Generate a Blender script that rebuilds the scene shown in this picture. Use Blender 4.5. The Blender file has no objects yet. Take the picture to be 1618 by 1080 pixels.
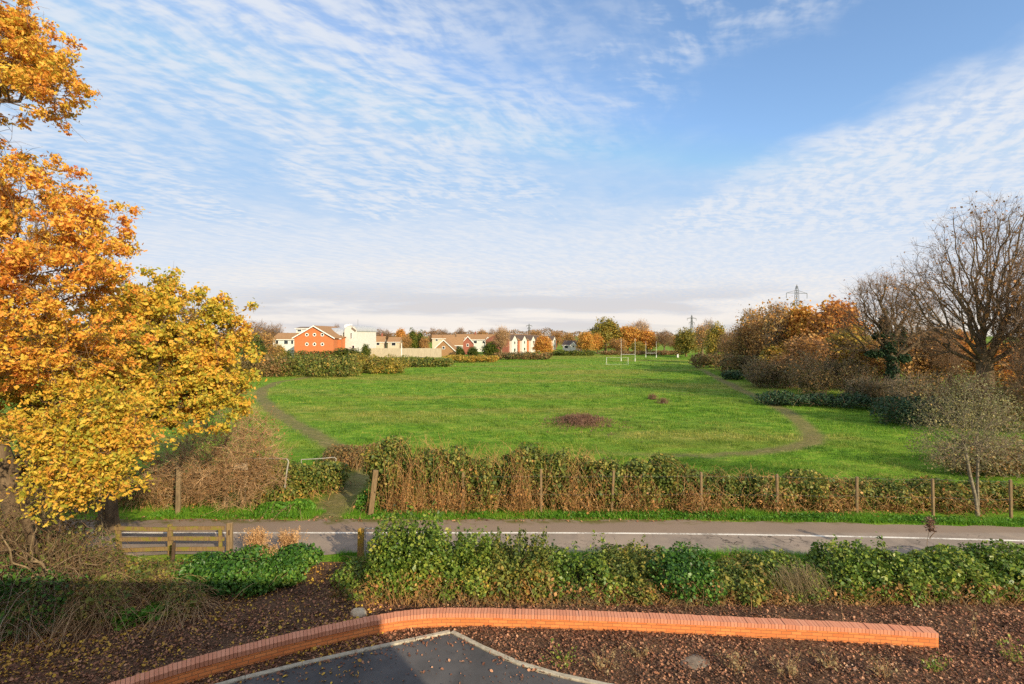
import bpy, math, random
import numpy as np
from math import radians as R

F, H, HY, CXP = 809.0, 7.0, 530.0, 809.0     # lens in photo pixels, eye height, horizon row, centre column
rng = np.random.default_rng(7)
random.seed(7)
S = bpy.context.scene
COL = S.collection

def lin(r, g, b):
    f = lambda c: (c/255/12.92) if c/255 <= .04045 else ((c/255+.055)/1.055)**2.4
    return (f(r), f(g), f(b))
def dist(py, z=0.0): return (H-z)*F/(py-HY)
def G(px, py, z=0.0):
    d = dist(py, z); return np.array([(px-CXP)/F*d, d, z])
def XD(px, d): return (px-CXP)/F*d
def ZD(py, d): return H+(HY-py)/F*d

# ------------------------------------------------------------------ objects
def link(name, data, parent=None):
    o = bpy.data.objects.new(name, data); COL.objects.link(o)
    if parent is not None: o.parent = parent
    return o
def tag(o, label=None, cat=None, group=None, kind=None):
    for k, v in (('label', label), ('category', cat), ('group', group), ('kind', kind)):
        if v: o[k] = v
    return o
def thing(name, label, cat, loc=(0, 0, 0), rotz=0.0, group=None):
    o = link(name, None); o.empty_display_size = .3
    o.location = [float(v) for v in loc]; o.rotation_euler = (0, 0, rotz)
    return tag(o, label, cat, group)
def copy_tree(o, parent=None):
    c = o.copy(); COL.objects.link(c); c.parent = parent
    for ch in o.children: copy_tree(ch, c)
    return c

def npmesh(name, V, faces, mats, smooth=False):
    """V (n,3); faces: list of (m,k) index arrays"""
    me = bpy.data.meshes.new(name)
    V = np.asarray(V, dtype=np.float32)
    me.vertices.add(len(V)); me.vertices.foreach_set('co', V.ravel())
    loops = np.concatenate([f.ravel() for f in faces]).astype(np.int32)
    sizes = np.concatenate([np.full(len(f), f.shape[1]) for f in faces]).astype(np.int32)
    me.loops.add(len(loops)); me.loops.foreach_set('vertex_index', loops)
    me.polygons.add(len(sizes))
    starts = np.concatenate([[0], np.cumsum(sizes)[:-1]]).astype(np.int32)
    me.polygons.foreach_set('loop_start', starts)
    if smooth: me.polygons.foreach_set('use_smooth', np.ones(len(sizes), dtype=bool))
    me.update(calc_edges=True)
    for m in (mats if isinstance(mats, (list, tuple)) else [mats]): me.materials.append(m)
    return me

class MB:
    """collects simple solids into one mesh"""
    def __init__(s): s.v, s.f = [], []
    def add(s, vs, fs):
        b = len(s.v); s.v += [tuple(map(float, v)) for v in vs]; s.f += [tuple(i+b for i in f) for f in fs]; return s
    def box(s, c, d, rz=0.0, tilt=None, ch=0.0):
        x, y, z = d[0]/2, d[1]/2, d[2]/2
        if ch > 0:      # chamfered long box (vertical edges and top)
            p = [(-x+ch, -y), (x-ch, -y), (x, -y+ch), (x, y-ch), (x-ch, y), (-x+ch, y), (-x, y-ch), (-x, -y+ch)]
            k = max(0.3, 1-ch/min(x, y))
            P = [(a, b, -z) for a, b in p]+[(a, b, z-ch) for a, b in p]+[(a*k, b*k, z) for a, b in p]
            fs = [tuple(range(7, -1, -1)), tuple(range(16, 24))]
            for r in (0, 8):
                fs += [(r+i, r+(i+1) % 8, r+8+(i+1) % 8, r+8+i) for i in range(8)]
        else:
            P = [(sx*x, sy*y, sz*z) for sz in (-1, 1) for sy in (-1, 1) for sx in (-1, 1)]
            fs = [(0, 2, 3, 1), (4, 5, 7, 6), (0, 1, 5, 4), (2, 6, 7, 3), (0, 4, 6, 2), (1, 3, 7, 5)]
        P = np.array(P)
        if tilt is not None:
            ax, ay = tilt
            P = P@np.array([[1, 0, 0], [0, math.cos(ax), math.sin(ax)], [0, -math.sin(ax), math.cos(ax)]])
            P = P@np.array([[math.cos(ay), 0, -math.sin(ay)], [0, 1, 0], [math.sin(ay), 0, math.cos(ay)]])
        co, si = math.cos(rz), math.sin(rz)
        P = P@np.array([[co, si, 0], [-si, co, 0], [0, 0, 1]])+np.array(c)
        return s.add(P, fs)
    def bar(s, a, b, r, n=6, r2=None):
        a, b = np.array(a, float), np.array(b, float); r2 = r if r2 is None else r2
        t = b-a; t /= np.linalg.norm(t)
        u = np.cross(t, (0, 0, 1) if abs(t[2]) < .9 else (1, 0, 0)); u /= np.linalg.norm(u); w = np.cross(t, u)
        an = [2*math.pi*i/n for i in range(n)]
        P = [a+r*(math.cos(x)*u+math.sin(x)*w) for x in an]+[b+r2*(math.cos(x)*u+math.sin(x)*w) for x in an]
        return s.add(P, [(i, (i+1) % n, n+(i+1) % n, n+i) for i in range(n)]+[tuple(range(n-1, -1, -1)), tuple(range(n, 2*n))])
    def poly(s, pts): return s.add(pts, [tuple(range(len(pts)))])
    def prism(s, prof, off):
        """profile of 3-D points swept by vector off"""
        n = len(prof); q = [tuple(np.array(p)+np.array(off)) for p in prof]
        return s.add(list(prof)+q, [tuple(range(n-1, -1, -1)), tuple(range(n, 2*n))]+[(i, (i+1) % n, n+(i+1) % n, n+i) for i in range(n)])
    def obj(s, name, mat, parent=None, bevel=0.0):
        me = bpy.data.meshes.new(name); me.from_pydata(s.v, [], s.f); me.materials.append(mat); me.update()
        import bmesh
        bm = bmesh.new(); bm.from_mesh(me); bmesh.ops.recalc_face_normals(bm, faces=bm.faces)
        bm.to_mesh(me); bm.free()
        o = link(name, me, parent)
        if bevel:
            m = o.modifiers.new('edge', 'BEVEL'); m.width = bevel; m.segments = 2; m.limit_method = 'ANGLE'
        return o

# ------------------------------------------------------------------ materials
def newmat(name):
    m = bpy.data.materials.new(name); m.use_nodes = True
    nt = m.node_tree; nt.nodes.clear()
    return m, nt, nt.nodes.new('ShaderNodeOutputMaterial')
def node(nt, t, **kw):
    n = nt.nodes.new(t)
    for k, v in kw.items():
        if k.startswith('i_'):
            key = k[2:]; key = int(key) if key.isdigit() else key.replace('_', ' ')
            n.inputs[key].default_value = v
        else: setattr(n, k, v)
    return n
def L(nt, a, b): nt.links.new(a, b)
def ramp(nt, fac, stops, interp='LINEAR'):
    n = nt.nodes.new('ShaderNodeValToRGB'); cr = n.color_ramp; cr.interpolation = interp
    while len(cr.elements) < len(stops): cr.elements.new(.5)
    for e, (p, c) in zip(cr.elements, stops):
        e.position = p; e.color = (*c, 1) if len(c) == 3 else c
    if fac is not None: L(nt, fac, n.inputs[0])
    return n.outputs[0]
def mth(nt, op, a, b=None, c=None, clamp=False):
    n = nt.nodes.new('ShaderNodeMath'); n.operation = op; n.use_clamp = clamp
    for i, x in enumerate((a, b, c)):
        if x is None: continue
        if isinstance(x, (int, float)): n.inputs[i].default_value = x
        else: L(nt, x, n.inputs[i])
    return n.outputs[0]
def sstep(nt, x, lo, hi):
    n = nt.nodes.new('ShaderNodeMapRange'); n.interpolation_type = 'SMOOTHSTEP'
    L(nt, x, n.inputs[0]); n.inputs[1].default_value = lo; n.inputs[2].default_value = hi
    return n.outputs[0]
def noise(nt, vec, scale, detail=4, rough=.55, dist=0.0):
    n = nt.nodes.new('ShaderNodeTexNoise'); n.inputs['Scale'].default_value = scale
    n.inputs['Detail'].default_value = detail; n.inputs['Roughness'].default_value = rough; n.inputs['Distortion'].default_value = dist
    if vec is not None: L(nt, vec, n.inputs['Vector'])
    return n.outputs[0]
def mixc(nt, fac, a, b, blend='MIX'):
    n = nt.nodes.new('ShaderNodeMix'); n.data_type = 'RGBA'; n.blend_type = blend
    for sock, x in ((n.inputs[0], fac), (n.inputs[6], a), (n.inputs[7], b)):
        if isinstance(x, (int, float)): sock.default_value = x
        elif isinstance(x, tuple): sock.default_value = (*x, 1) if len(x) == 3 else x
        else: L(nt, x, sock)
    return n.outputs[2]
def objco(nt): return nt.nodes.new('ShaderNodeTexCoord').outputs['Object']
def worldco(nt): return nt.nodes.new('ShaderNodeNewGeometry').outputs['Position']
def mapping(nt, vec, scale=(1, 1, 1), rot=(0, 0, 0), loc=(0, 0, 0)):
    n = nt.nodes.new('ShaderNodeMapping'); L(nt, vec, n.inputs[0])
    n.inputs['Scale'].default_value = scale; n.inputs['Rotation'].default_value = rot; n.inputs['Location'].default_value = loc
    return n.outputs[0]
def grain(nt, vec, along, across, deg):
    n = nt.nodes.new('ShaderNodeMapping'); n.vector_type = 'TEXTURE'; L(nt, vec, n.inputs[0])
    n.inputs['Scale'].default_value = (1/along, 1/across, 1); n.inputs['Rotation'].default_value = (0, 0, R(deg)); return n.outputs[0]
def bsdf(nt, out, col, rough=.8, spec=.25, bump=None, bstr=.3, bdist=.02):
    b = nt.nodes.new('ShaderNodeBsdfPrincipled')
    if isinstance(col, tuple): b.inputs['Base Color'].default_value = (*col, 1)
    else: L(nt, col, b.inputs['Base Color'])
    b.inputs['Roughness'].default_value = rough; b.inputs['Specular IOR Level'].default_value = spec
    if bump is not None:
        n = nt.nodes.new('ShaderNodeBump'); n.inputs['Strength'].default_value = bstr; n.inputs['Distance'].default_value = bdist
        L(nt, bump, n.inputs['Height']); L(nt, n.outputs[0], b.inputs['Normal'])
    if out is not None: L(nt, b.outputs[0], out.inputs[0])
    return b

def leaf_mat(name, stops, clump=1.5, kclump=.9, trans=.28, hue=.0, rough=.55, patch=False):
    """every leaf takes its own colour from the ramp, pushed one way or the other clump by clump"""
    m, nt, out = newmat(name)
    g = nt.nodes.new('ShaderNodeNewGeometry')
    n = noise(nt, objco(nt), clump, 3, .6)
    f = mth(nt, 'ADD', mth(nt, 'MULTIPLY', g.outputs['Random Per Island'], .6), mth(nt, 'MULTIPLY_ADD', n, kclump*1.6, .2-.8*kclump), clamp=True)
    if hue:
        oi = nt.nodes.new('ShaderNodeObjectInfo')
        f = mth(nt, 'ADD', f, mth(nt, 'MULTIPLY_ADD', oi.outputs['Random'], hue, -hue/2), clamp=True)
    c = ramp(nt, f, stops)
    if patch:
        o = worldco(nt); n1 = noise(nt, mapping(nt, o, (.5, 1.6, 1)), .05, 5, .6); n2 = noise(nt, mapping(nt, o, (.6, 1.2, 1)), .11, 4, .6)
        c = mixc(nt, mth(nt, 'MULTIPLY', sstep(nt, n1, .46, .62), .7), c, ramp(nt, f, [(0, lin(96, 106, 36)), (.5, lin(152, 150, 62)), (1, lin(196, 174, 104))]))  # dry straw patches, doubling as low-sun streaks painted into the blade colour
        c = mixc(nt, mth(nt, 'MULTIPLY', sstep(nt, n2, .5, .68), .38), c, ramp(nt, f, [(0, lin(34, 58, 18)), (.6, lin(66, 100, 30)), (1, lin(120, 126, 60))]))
    b = bsdf(nt, None, c, rough, .3)
    t = nt.nodes.new('ShaderNodeBsdfTranslucent'); L(nt, c, t.inputs[0])
    mx = nt.nodes.new('ShaderNodeMixShader'); mx.inputs[0].default_value = trans
    L(nt, b.outputs[0], mx.inputs[1]); L(nt, t.outputs[0], mx.inputs[2]); L(nt, mx.outputs[0], out.inputs[0])
    return m
def rough_mat(name, c1, c2, scale=8, rough=.85, bstr=.4, stretch=(1, 1, 1), c3=None, bdist=.02, spec=.2):
    m, nt, out = newmat(name)
    v = mapping(nt, objco(nt), stretch)
    n = noise(nt, v, scale, 6, .65)
    st = [(.3, c1), (.7, c2)] if c3 is None else [(.25, c1), (.5, c2), (.72, c3)]
    bsdf(nt, out, ramp(nt, n, st), rough, spec, n, bstr, bdist)
    return m
def lichen_wood(name, base, dark, lichen, k=.5):
    m, nt, out = newmat(name)
    o = objco(nt)
    g = noise(nt, mapping(nt, o, (14, 14, 1.2)), 3, 6, .7)
    c = ramp(nt, g, [(.3, dark), (.7, base)])
    l = sstep(nt, noise(nt, o, 4, 5, .65), k, k+.12)
    c = mixc(nt, l, c, lichen)
    bsdf(nt, out, c, .85, .2, g, .5, .01)
    return m

M = {}
M['bark'] = rough_mat('oak_bark', lin(66, 54, 42), lin(132, 112, 86), 6, .9, .8, (1, 1, .25), bdist=.04)
M['bark_pale'] = rough_mat('pale_bark', lin(92, 78, 58), lin(150, 130, 98), 6, .9, .6, (1, 1, .3))
M['twig'] = leaf_mat('twig', [(0, lin(84, 64, 48)), (.5, lin(132, 104, 78)), (1, lin(170, 138, 104))], .6, .7, .05)
M['twig_grey'] = leaf_mat('grey_twig', [(0, lin(96, 84, 70)), (.5, lin(142, 126, 104)), (1, lin(182, 164, 136))], .6, .8, .05)
M['birch'] = rough_mat('birch_bark', lin(84, 74, 58), lin(148, 138, 114), 5, .8, .3, (1, 1, 3))
M['cane'] = leaf_mat('bramble_cane', [(0, lin(98, 70, 44)), (.4, lin(158, 116, 70)), (.75, lin(196, 152, 96)), (1, lin(216, 184, 130))], 1.2, .7, .05)
M['cane_dark'] = leaf_mat('dark_cane', [(0, lin(76, 58, 42)), (.5, lin(122, 96, 68)), (1, lin(172, 142, 98))], 1.2, .7, .05)
M['cane_dry'] = leaf_mat('dry_cane', [(0, lin(118, 88, 60)), (.5, lin(176, 138, 96)), (1, lin(218, 184, 140))], 1.2, .7, .05)
M['orange_leaf'] = leaf_mat('orange_oak_leaf', [(0, lin(134, 138, 50)), (.25, lin(212, 182, 66)), (.5, lin(234, 180, 72)), (.72, lin(226, 148, 62)), (.92, lin(184, 106, 52)), (1, lin(116, 72, 44))], .8, .7, .35)
M['yellow_leaf'] = leaf_mat('yellow_oak_leaf', [(0, lin(104, 116, 42)), (.28, lin(166, 162, 56)), (.55, lin(224, 190, 70)), (.8, lin(228, 166, 66)), (1, lin(172, 108, 54))], .8, .65, .38)
M['far_orange'] = leaf_mat('far_orange_leaf', [(0, lin(166, 142, 66)), (.35, lin(216, 166, 74)), (.7, lin(206, 136, 64)), (1, lin(150, 96, 56))], .5, .8, .3, .3)
M['far_gold'] = leaf_mat('far_gold_leaf', [(0, lin(92, 98, 44)), (.4, lin(142, 132, 54)), (.75, lin(182, 152, 62)), (1, lin(192, 138, 62))], .5, .8, .3, .3)
M['far_russet'] = leaf_mat('far_russet_leaf', [(0, lin(126, 118, 66)), (.35, lin(176, 138, 76)), (.7, lin(194, 138, 74)), (1, lin(142, 102, 70))], .4, .8, .25, .3)
M['distant'] = leaf_mat('distant_wood_leaf', [(0, lin(80, 72, 52)), (.4, lin(112, 90, 64)), (.75, lin(142, 104, 70)), (1, lin(170, 118, 64))], .05, 1.0, .2)
M['far_green'] = leaf_mat('far_green_leaf', [(0, lin(38, 52, 20)), (.5, lin(76, 92, 30)), (1, lin(130, 124, 40))], .6, .8, .2, .2)
M['scrub'] = leaf_mat('scrub_leaf', [(0, lin(70, 72, 40)), (.4, lin(116, 104, 62)), (.7, lin(156, 120, 72)), (1, lin(132, 90, 64))], .35, .9, .25, .25)
M['hedge_leaf'] = leaf_mat('hedge_leaf', [(0, lin(48, 68, 30)), (.3, lin(80, 98, 40)), (.58, lin(122, 128, 54)), (.8, lin(164, 146, 68)), (.92, lin(170, 118, 64)), (1, lin(226, 186, 78))], 1.3, .7, .28, .15)
M['dead_hedge'] = leaf_mat('dead_hedge_leaf', [(0, lin(84, 92, 40)), (.3, lin(120, 108, 52)), (.55, lin(150, 104, 58)), (.8, lin(176, 128, 76)), (1, lin(206, 160, 84))], 1.0, .8, .25)
M['privet_leaf'] = leaf_mat('privet_leaf', [(0, lin(48, 70, 28)), (.35, lin(84, 112, 40)), (.7, lin(136, 150, 58)), (1, lin(180, 166, 74))], 1.1, .7, .27, .2, .4)
M['ivy_leaf'] = leaf_mat('ivy_leaf', [(0, lin(34, 62, 26)), (.45, lin(60, 100, 36)), (.8, lin(98, 132, 48)), (1, lin(134, 146, 60))], 1.0, .6, .22, .2, .4)
M['nettle_leaf'] = leaf_mat('nettle_leaf', [(0, lin(56, 96, 28)), (.5, lin(86, 134, 38)), (1, lin(130, 160, 52))], 1.2, .6, .3, .2)
M['dark_leaf'] = leaf_mat('dark_bramble_leaf', [(0, lin(34, 54, 40)), (.5, lin(50, 76, 48)), (.85, lin(70, 92, 50)), (1, lin(110, 84, 54))], .8, .7, .2, .1)
M['brown_leaf'] = leaf_mat('brown_leaf', [(0, lin(110, 78, 42)), (.5, lin(158, 110, 58)), (1, lin(196, 140, 78))], 1.2, .7, .25)
M['silver_leaf'] = leaf_mat('silver_leaf', [(0, lin(92, 96, 62)), (.5, lin(132, 130, 84)), (.85, lin(166, 152, 92)), (1, lin(186, 140, 70))], .8, .6, .3)
M['straw'] = leaf_mat('straw', [(0, lin(164, 122, 76)), (.5, lin(206, 164, 112)), (1, lin(226, 188, 138))], 2, .5, .3)
M['thatch'] = leaf_mat('thatch', [(0, lin(104, 88, 60)), (.5, lin(146, 126, 88)), (1, lin(176, 156, 112))], 2, .5, .2)
M['dock'] = leaf_mat('dock_stem', [(0, lin(92, 66, 58)), (.5, lin(120, 88, 72)), (1, lin(142, 112, 84))], 2, .5, .2)
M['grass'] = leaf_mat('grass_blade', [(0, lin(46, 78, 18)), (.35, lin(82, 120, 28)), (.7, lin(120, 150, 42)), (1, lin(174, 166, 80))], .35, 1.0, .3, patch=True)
M['verge'] = leaf_mat('verge_blade', [(0, lin(64, 116, 24)), (.5, lin(104, 156, 36)), (1, lin(150, 176, 60))], .8, .6, .35)
M['litter'] = leaf_mat('fallen_leaf', [(0, lin(78, 50, 38)), (.35, lin(122, 80, 58)), (.65, lin(170, 118, 86)), (.88, lin(206, 156, 118)), (1, lin(224, 190, 158))], .9, .6, .15, 0, .6)
M['litter_gold'] = leaf_mat('fallen_gold_leaf', [(0, lin(130, 92, 40)), (.4, lin(186, 140, 60)), (.8, lin(216, 178, 66)), (1, lin(226, 190, 110))], .7, .5, .15, 0, .6)
M['chip'] = leaf_mat('bark_chip', [(0, lin(58, 42, 34)), (.6, lin(104, 78, 60)), (1, lin(150, 116, 90))], .7, .4, .05, 0, .85)
M['rail'] = lichen_wood('mossy_rail', lin(150, 124, 84), lin(96, 78, 54), lin(124, 116, 50), .5)
M['lichen_post'] = lichen_wood('lichen_post', lin(176, 142, 88), lin(110, 86, 52), lin(176, 140, 48), .46)
M['post'] = lichen_wood('weathered_post', lin(150, 126, 92), lin(92, 76, 54), lin(130, 120, 66), .58)
M['stake'] = rough_mat('dark_stake', lin(60, 48, 38), lin(96, 78, 60), 6, .9, .4, (6, 6, 1))
M['metal'] = rough_mat('galvanised_tube', lin(124, 120, 110), lin(172, 166, 152), 6, .5, .1, spec=.5)
M['white'] = rough_mat('white_paint', lin(222, 218, 208), lin(240, 238, 230), 4, .6, .05)
M['sign'] = rough_mat('weathered_sign', lin(168, 150, 120), lin(214, 202, 178), 9, .7, .1)
M['stone'] = rough_mat('pale_stone', lin(132, 114, 92), lin(196, 178, 150), 5, .9, .7, c3=lin(210, 194, 168), bdist=.03)
M['slab'] = rough_mat('grey_slab', lin(100, 86, 72), lin(142, 126, 108), 14, .9, .4)
M['kerb'] = rough_mat('kerb_concrete', lin(140, 130, 112), lin(186, 176, 154), 9, .9, .3)
M['render'] = rough_mat('white_render', lin(196, 192, 182), lin(214, 210, 200), 1.5, .8, .05)
M['pale_render'] = rough_mat('cream_render', lin(182, 166, 144), lin(202, 186, 162), 1.5, .8, .05)
M['pale_fence'] = rough_mat('pale_fence_board', lin(158, 146, 124), lin(186, 172, 148), 1.2, .85, .2, (4, 4, .5))
M['tile_tan'] = rough_mat('tan_roof_tile', lin(128, 96, 66), lin(170, 132, 92), 2.2, .85, .3, (1, 1, 5))
M['tile_dark'] = rough_mat('dark_roof_tile', lin(72, 60, 54), lin(108, 92, 80), 2.2, .85, .3, (1, 1, 5))
M['zinc'] = rough_mat('zinc_roof', lin(150, 152, 154), lin(184, 184, 182), 1.5, .45, .1, spec=.5)
M['steel'] = rough_mat('pylon_steel', lin(96, 98, 100), lin(124, 126, 128), 3, .6, .05)
M['glass'], nt, out = newmat('dark_window_glass'); bsdf(nt, out, (.03, .035, .045), .08, .6)
M['door'] = rough_mat('dark_door', lin(58, 50, 48), lin(78, 66, 60), 3, .6, .05)

def brick_mat(name, c1, c2, mortar, uv=True, scale=1.0, msize=.012):
    m, nt, out = newmat(name)
    tc = nt.nodes.new('ShaderNodeTexCoord')
    if uv: vec = tc.outputs['UV']
    else:   # upright walls of houses: run along x+y, rise along z
        s = nt.nodes.new('ShaderNodeSeparateXYZ'); L(nt, tc.outputs['Object'], s.inputs[0])
        c = nt.nodes.new('ShaderNodeCombineXYZ'); L(nt, mth(nt, 'ADD', s.outputs[0], s.outputs[1]), c.inputs[0]); L(nt, s.outputs[2], c.inputs[1]); vec = c.outputs[0]
    b = node(nt, 'ShaderNodeTexBrick', i_Scale=scale)
    L(nt, vec, b.inputs['Vector'])
    b.inputs['Color1'].default_value = (*c1, 1); b.inputs['Color2'].default_value = (*c2, 1); b.inputs['Mortar'].default_value = (*mortar, 1)
    b.inputs['Brick Width'].default_value = .225; b.inputs['Row Height'].default_value = .075; b.inputs['Mortar Size'].default_value = msize*.5
    b.inputs['Mortar Smooth'].default_value = .2; b.inputs['Bias'].default_value = .1
    n = noise(nt, tc.outputs['Object'], 1.3, 5, .6)
    col = mixc(nt, mth(nt, 'MULTIPLY', n, .55), b.outputs['Color'], tuple(x*.62 for x in c1))
    h = mth(nt, 'ADD', mth(nt, 'MULTIPLY', b.outputs['Fac'], -1.0), mth(nt, 'MULTIPLY', noise(nt, tc.outputs['Object'], 60, 3), .3))
    bsdf(nt, out, col, .85, .2, h, .5, .006)
    return m
M['brick'] = brick_mat('orange_brick', lin(198, 110, 58), lin(222, 136, 76), lin(142, 98, 64), msize=.017)
M['red_brick'] = brick_mat('red_house_brick', lin(196, 110, 62), lin(208, 122, 70), lin(190, 142, 110), False)
M['dull_brick'] = brick_mat('dull_house_brick', lin(142, 82, 66), lin(156, 92, 74), lin(150, 120, 104), False)
m, nt, out = newmat('coping_brick')
g = nt.nodes.new('ShaderNodeNewGeometry')
c = ramp(nt, g.outputs['Random Per Island'], [(0, lin(198, 130, 98)), (.5, lin(206, 138, 104)), (1, lin(213, 147, 114))])
n = noise(nt, objco(nt), 30, 4, .6); c = mixc(nt, mth(nt, 'MULTIPLY', n, .4), c, lin(168, 112, 88))
bsdf(nt, out, c, .8, .25, n, .3, .004); M['coping'] = m

# asphalt of the path: patched, cracked, mossy along its edges
def asphalt(name, a, b, crack=0.0, moss=False):
    m, nt, out = newmat(name); o = worldco(nt)
    big = noise(nt, o, .5, 4, .6); fine = noise(nt, o, 55, 3, .7)
    c = mixc(nt, sstep(nt, big, .35, .65), a, b)
    c = mixc(nt, mth(nt, 'MULTIPLY', fine, .4), c, tuple(x*1.8 for x in b))
    h = fine
    st_ = noise(nt, mapping(nt, o, (1, .6, 1)), 1.6, 6, .7); c = mixc(nt, mth(nt, 'MULTIPLY', sstep(nt, st_, .5, .75), .55), c, tuple(x*.55 for x in a)); c = mixc(nt, mth(nt, 'MULTIPLY', sstep(nt, st_, .45, .25), .4 if crack else .12), c, lin(150, 134, 114))
    if crack:
        wob = nt.nodes.new('ShaderNodeVectorMath'); wob.operation = 'ADD'; L(nt, o, wob.inputs[0])
        nn = nt.nodes.new('ShaderNodeTexNoise'); nn.inputs['Scale'].default_value = 2.2; nn.inputs['Detail'].default_value = 4; L(nt, o, nn.inputs['Vector'])
        L(nt, nn.outputs[1], wob.inputs[1])
        v = nt.nodes.new('ShaderNodeTexVoronoi'); v.feature = 'DISTANCE_TO_EDGE'; v.inputs['Scale'].default_value = 1.7; L(nt, wob.outputs[0], v.inputs['Vector'])
        cr = mth(nt, 'MULTIPLY', mth(nt, 'SUBTRACT', 1.0, sstep(nt, v.outputs['Distance'], .008, .04)), sstep(nt, noise(nt, o, .35, 2), .46, .6))
        sx = nt.nodes.new('ShaderNodeSeparateXYZ'); L(nt, o, sx.inputs[0])
        cr = mth(nt, 'MULTIPLY', cr, mth(nt, 'MULTIPLY', sstep(nt, sx.outputs[0], -1, 6), mth(nt, 'SUBTRACT', 1.0, sstep(nt, sx.outputs[1], 17.7, 18.2))))
        c = mixc(nt, mth(nt, 'MULTIPLY', cr, .85), c, lin(34, 30, 26))
        # the far half is older and browner
        c = mixc(nt, mth(nt, 'MULTIPLY', sstep(nt, sx.outputs[1], 18.0, 18.25), .75), c, lin(132, 112, 94))
        if moss:
            e = mth(nt, 'ADD', sx.outputs[1], mth(nt, 'MULTIPLY', noise(nt, o, .8, 4), 1.0))
            ms = mth(nt, 'MULTIPLY', sstep(nt, e, 19.35, 19.75), sstep(nt, noise(nt, o, 2.0, 3), .4, .6))
            c = mixc(nt, mth(nt, 'MULTIPLY', ms, .85), c, lin(92, 88, 34))
    bsdf(nt, out, c, .9, .2, h, .5, .006)
    return m
M['path'] = asphalt('path_asphalt', lin(116, 105, 95), lin(144, 128, 112), 1.0, True)
M['carpark'] = asphalt('car_park_asphalt', lin(58, 57, 57), lin(86, 83, 81))
m, nt, out = newmat('worn_white_line'); o = worldco(nt)
c = mixc(nt, sstep(nt, mth(nt, 'ADD', mth(nt, 'MULTIPLY', noise(nt, o, 16, 5, .75), .6), mth(nt, 'MULTIPLY', noise(nt, o, .8, 3), .5)), .5, .68), lin(226, 218, 204), lin(146, 136, 124)); bsdf(nt, out, c, .8, .2); M['line'] = m
m, nt, out = newmat('leaf_mould_soil'); o = worldco(nt)
n1 = noise(nt, o, 1.1, 5, .6); n2 = noise(nt, o, 22, 5, .75)
c = mixc(nt, sstep(nt, n1, .35, .65), lin(66, 48, 37), lin(100, 76, 58)); c = mixc(nt, sstep(nt, n2, .5, .72), c, lin(166, 132, 102)); c = mixc(nt, sstep(nt, n2, .48, .3), c, lin(58, 42, 34))
bsdf(nt, out, c, .95, .1, n2, .9, .05); M['soil'] = m

# field: grass with dry and rank patches, low-sun streaks painted in as yellow, worn trails carried by a mask
m, nt, out = newmat('field_grass'); o = worldco(nt)
at = nt.nodes.new('ShaderNodeAttribute'); at.attribute_name = 'worn'
n1 = noise(nt, mapping(nt, o, (.5, 1.6, 1)), .05, 5, .6); n2 = noise(nt, mapping(nt, o, (.6, 1, 1)), .9, 5, .7); n3 = noise(nt, o, 9, 4, .7)
g1 = ramp(nt, n2, [(.28, lin(48, 78, 16)), (.42, lin(90, 130, 28)), (.56, lin(116, 150, 40)), (.74, lin(166, 164, 70))])
c = mixc(nt, sstep(nt, n1, .44, .62), g1, ramp(nt, n2, [(.2, lin(84, 104, 34)), (.5, lin(124, 134, 52)), (.78, lin(178, 162, 92))]))
c = mixc(nt, mth(nt, 'MULTIPLY', sstep(nt, n3, .55, .35), .5), c, lin(44, 72, 18))
w = sstep(nt, mth(nt, 'ADD', at.outputs['Fac'], mth(nt, 'MULTIPLY_ADD', n3, .9, -.45)), .3, .85)
c = mixc(nt, mth(nt, 'MULTIPLY', w, .8), c, ramp(nt, noise(nt, o, 2.2, 6, .75), [(.3, lin(94, 92, 48)), (.5, lin(116, 100, 66)), (.7, lin(150, 130, 96))]))
bsdf(nt, out, c, .9, .1, mth(nt, 'ADD', mth(nt, 'MULTIPLY', n2, 2.0), n3), .7, .12); M['field'] = m

# ------------------------------------------------------------------ growth helpers
def nz(P, k, seed):
    r = np.random.default_rng(seed); out = 0
    for i in range(5):
        w = r.normal(size=3)*k*(1+.6*i); out = out+np.sin(P@w+r.uniform(0, 6.28))/(1+.5*i)
    return out/2.6
def unit(v): return v/np.maximum(np.linalg.norm(v, axis=-1, keepdims=True), 1e-9)

LEAF = {
    'diamond': (np.array([(-.5, 0, 0), (0, -.36, .08), (.5, 0, 0), (0, .36, .08)]), [np.array([[0, 1, 2, 3]])]),
    'fold': (np.array([(-.5, 0, 0), (-.12, .34, .1), (.24, .24, .1), (.5, 0, -.04), (.24, -.24, .1), (-.12, -.34, .1)]), [np.array([[0, 3, 2, 1], [0, 5, 4, 3]])]),
    'lobed': (np.array([(-.5, 0, 0), (-.28, .2, .06), (-.12, .12, .03), (.02, .36, .1), (.14, .16, .04), (.3, .26, .06), (.5, 0, -.05),
                        (.3, -.26, .06), (.14, -.16, .04), (.02, -.36, .1), (-.12, -.12, .03), (-.28, -.2, .06)]),
              [np.array([[0, 2, 1], [2, 4, 3], [4, 6, 5], [0, 11, 10], [10, 9, 8], [8, 7, 6]]), np.array([[0, 6, 4, 2], [0, 10, 8, 6]])]),
}
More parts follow.
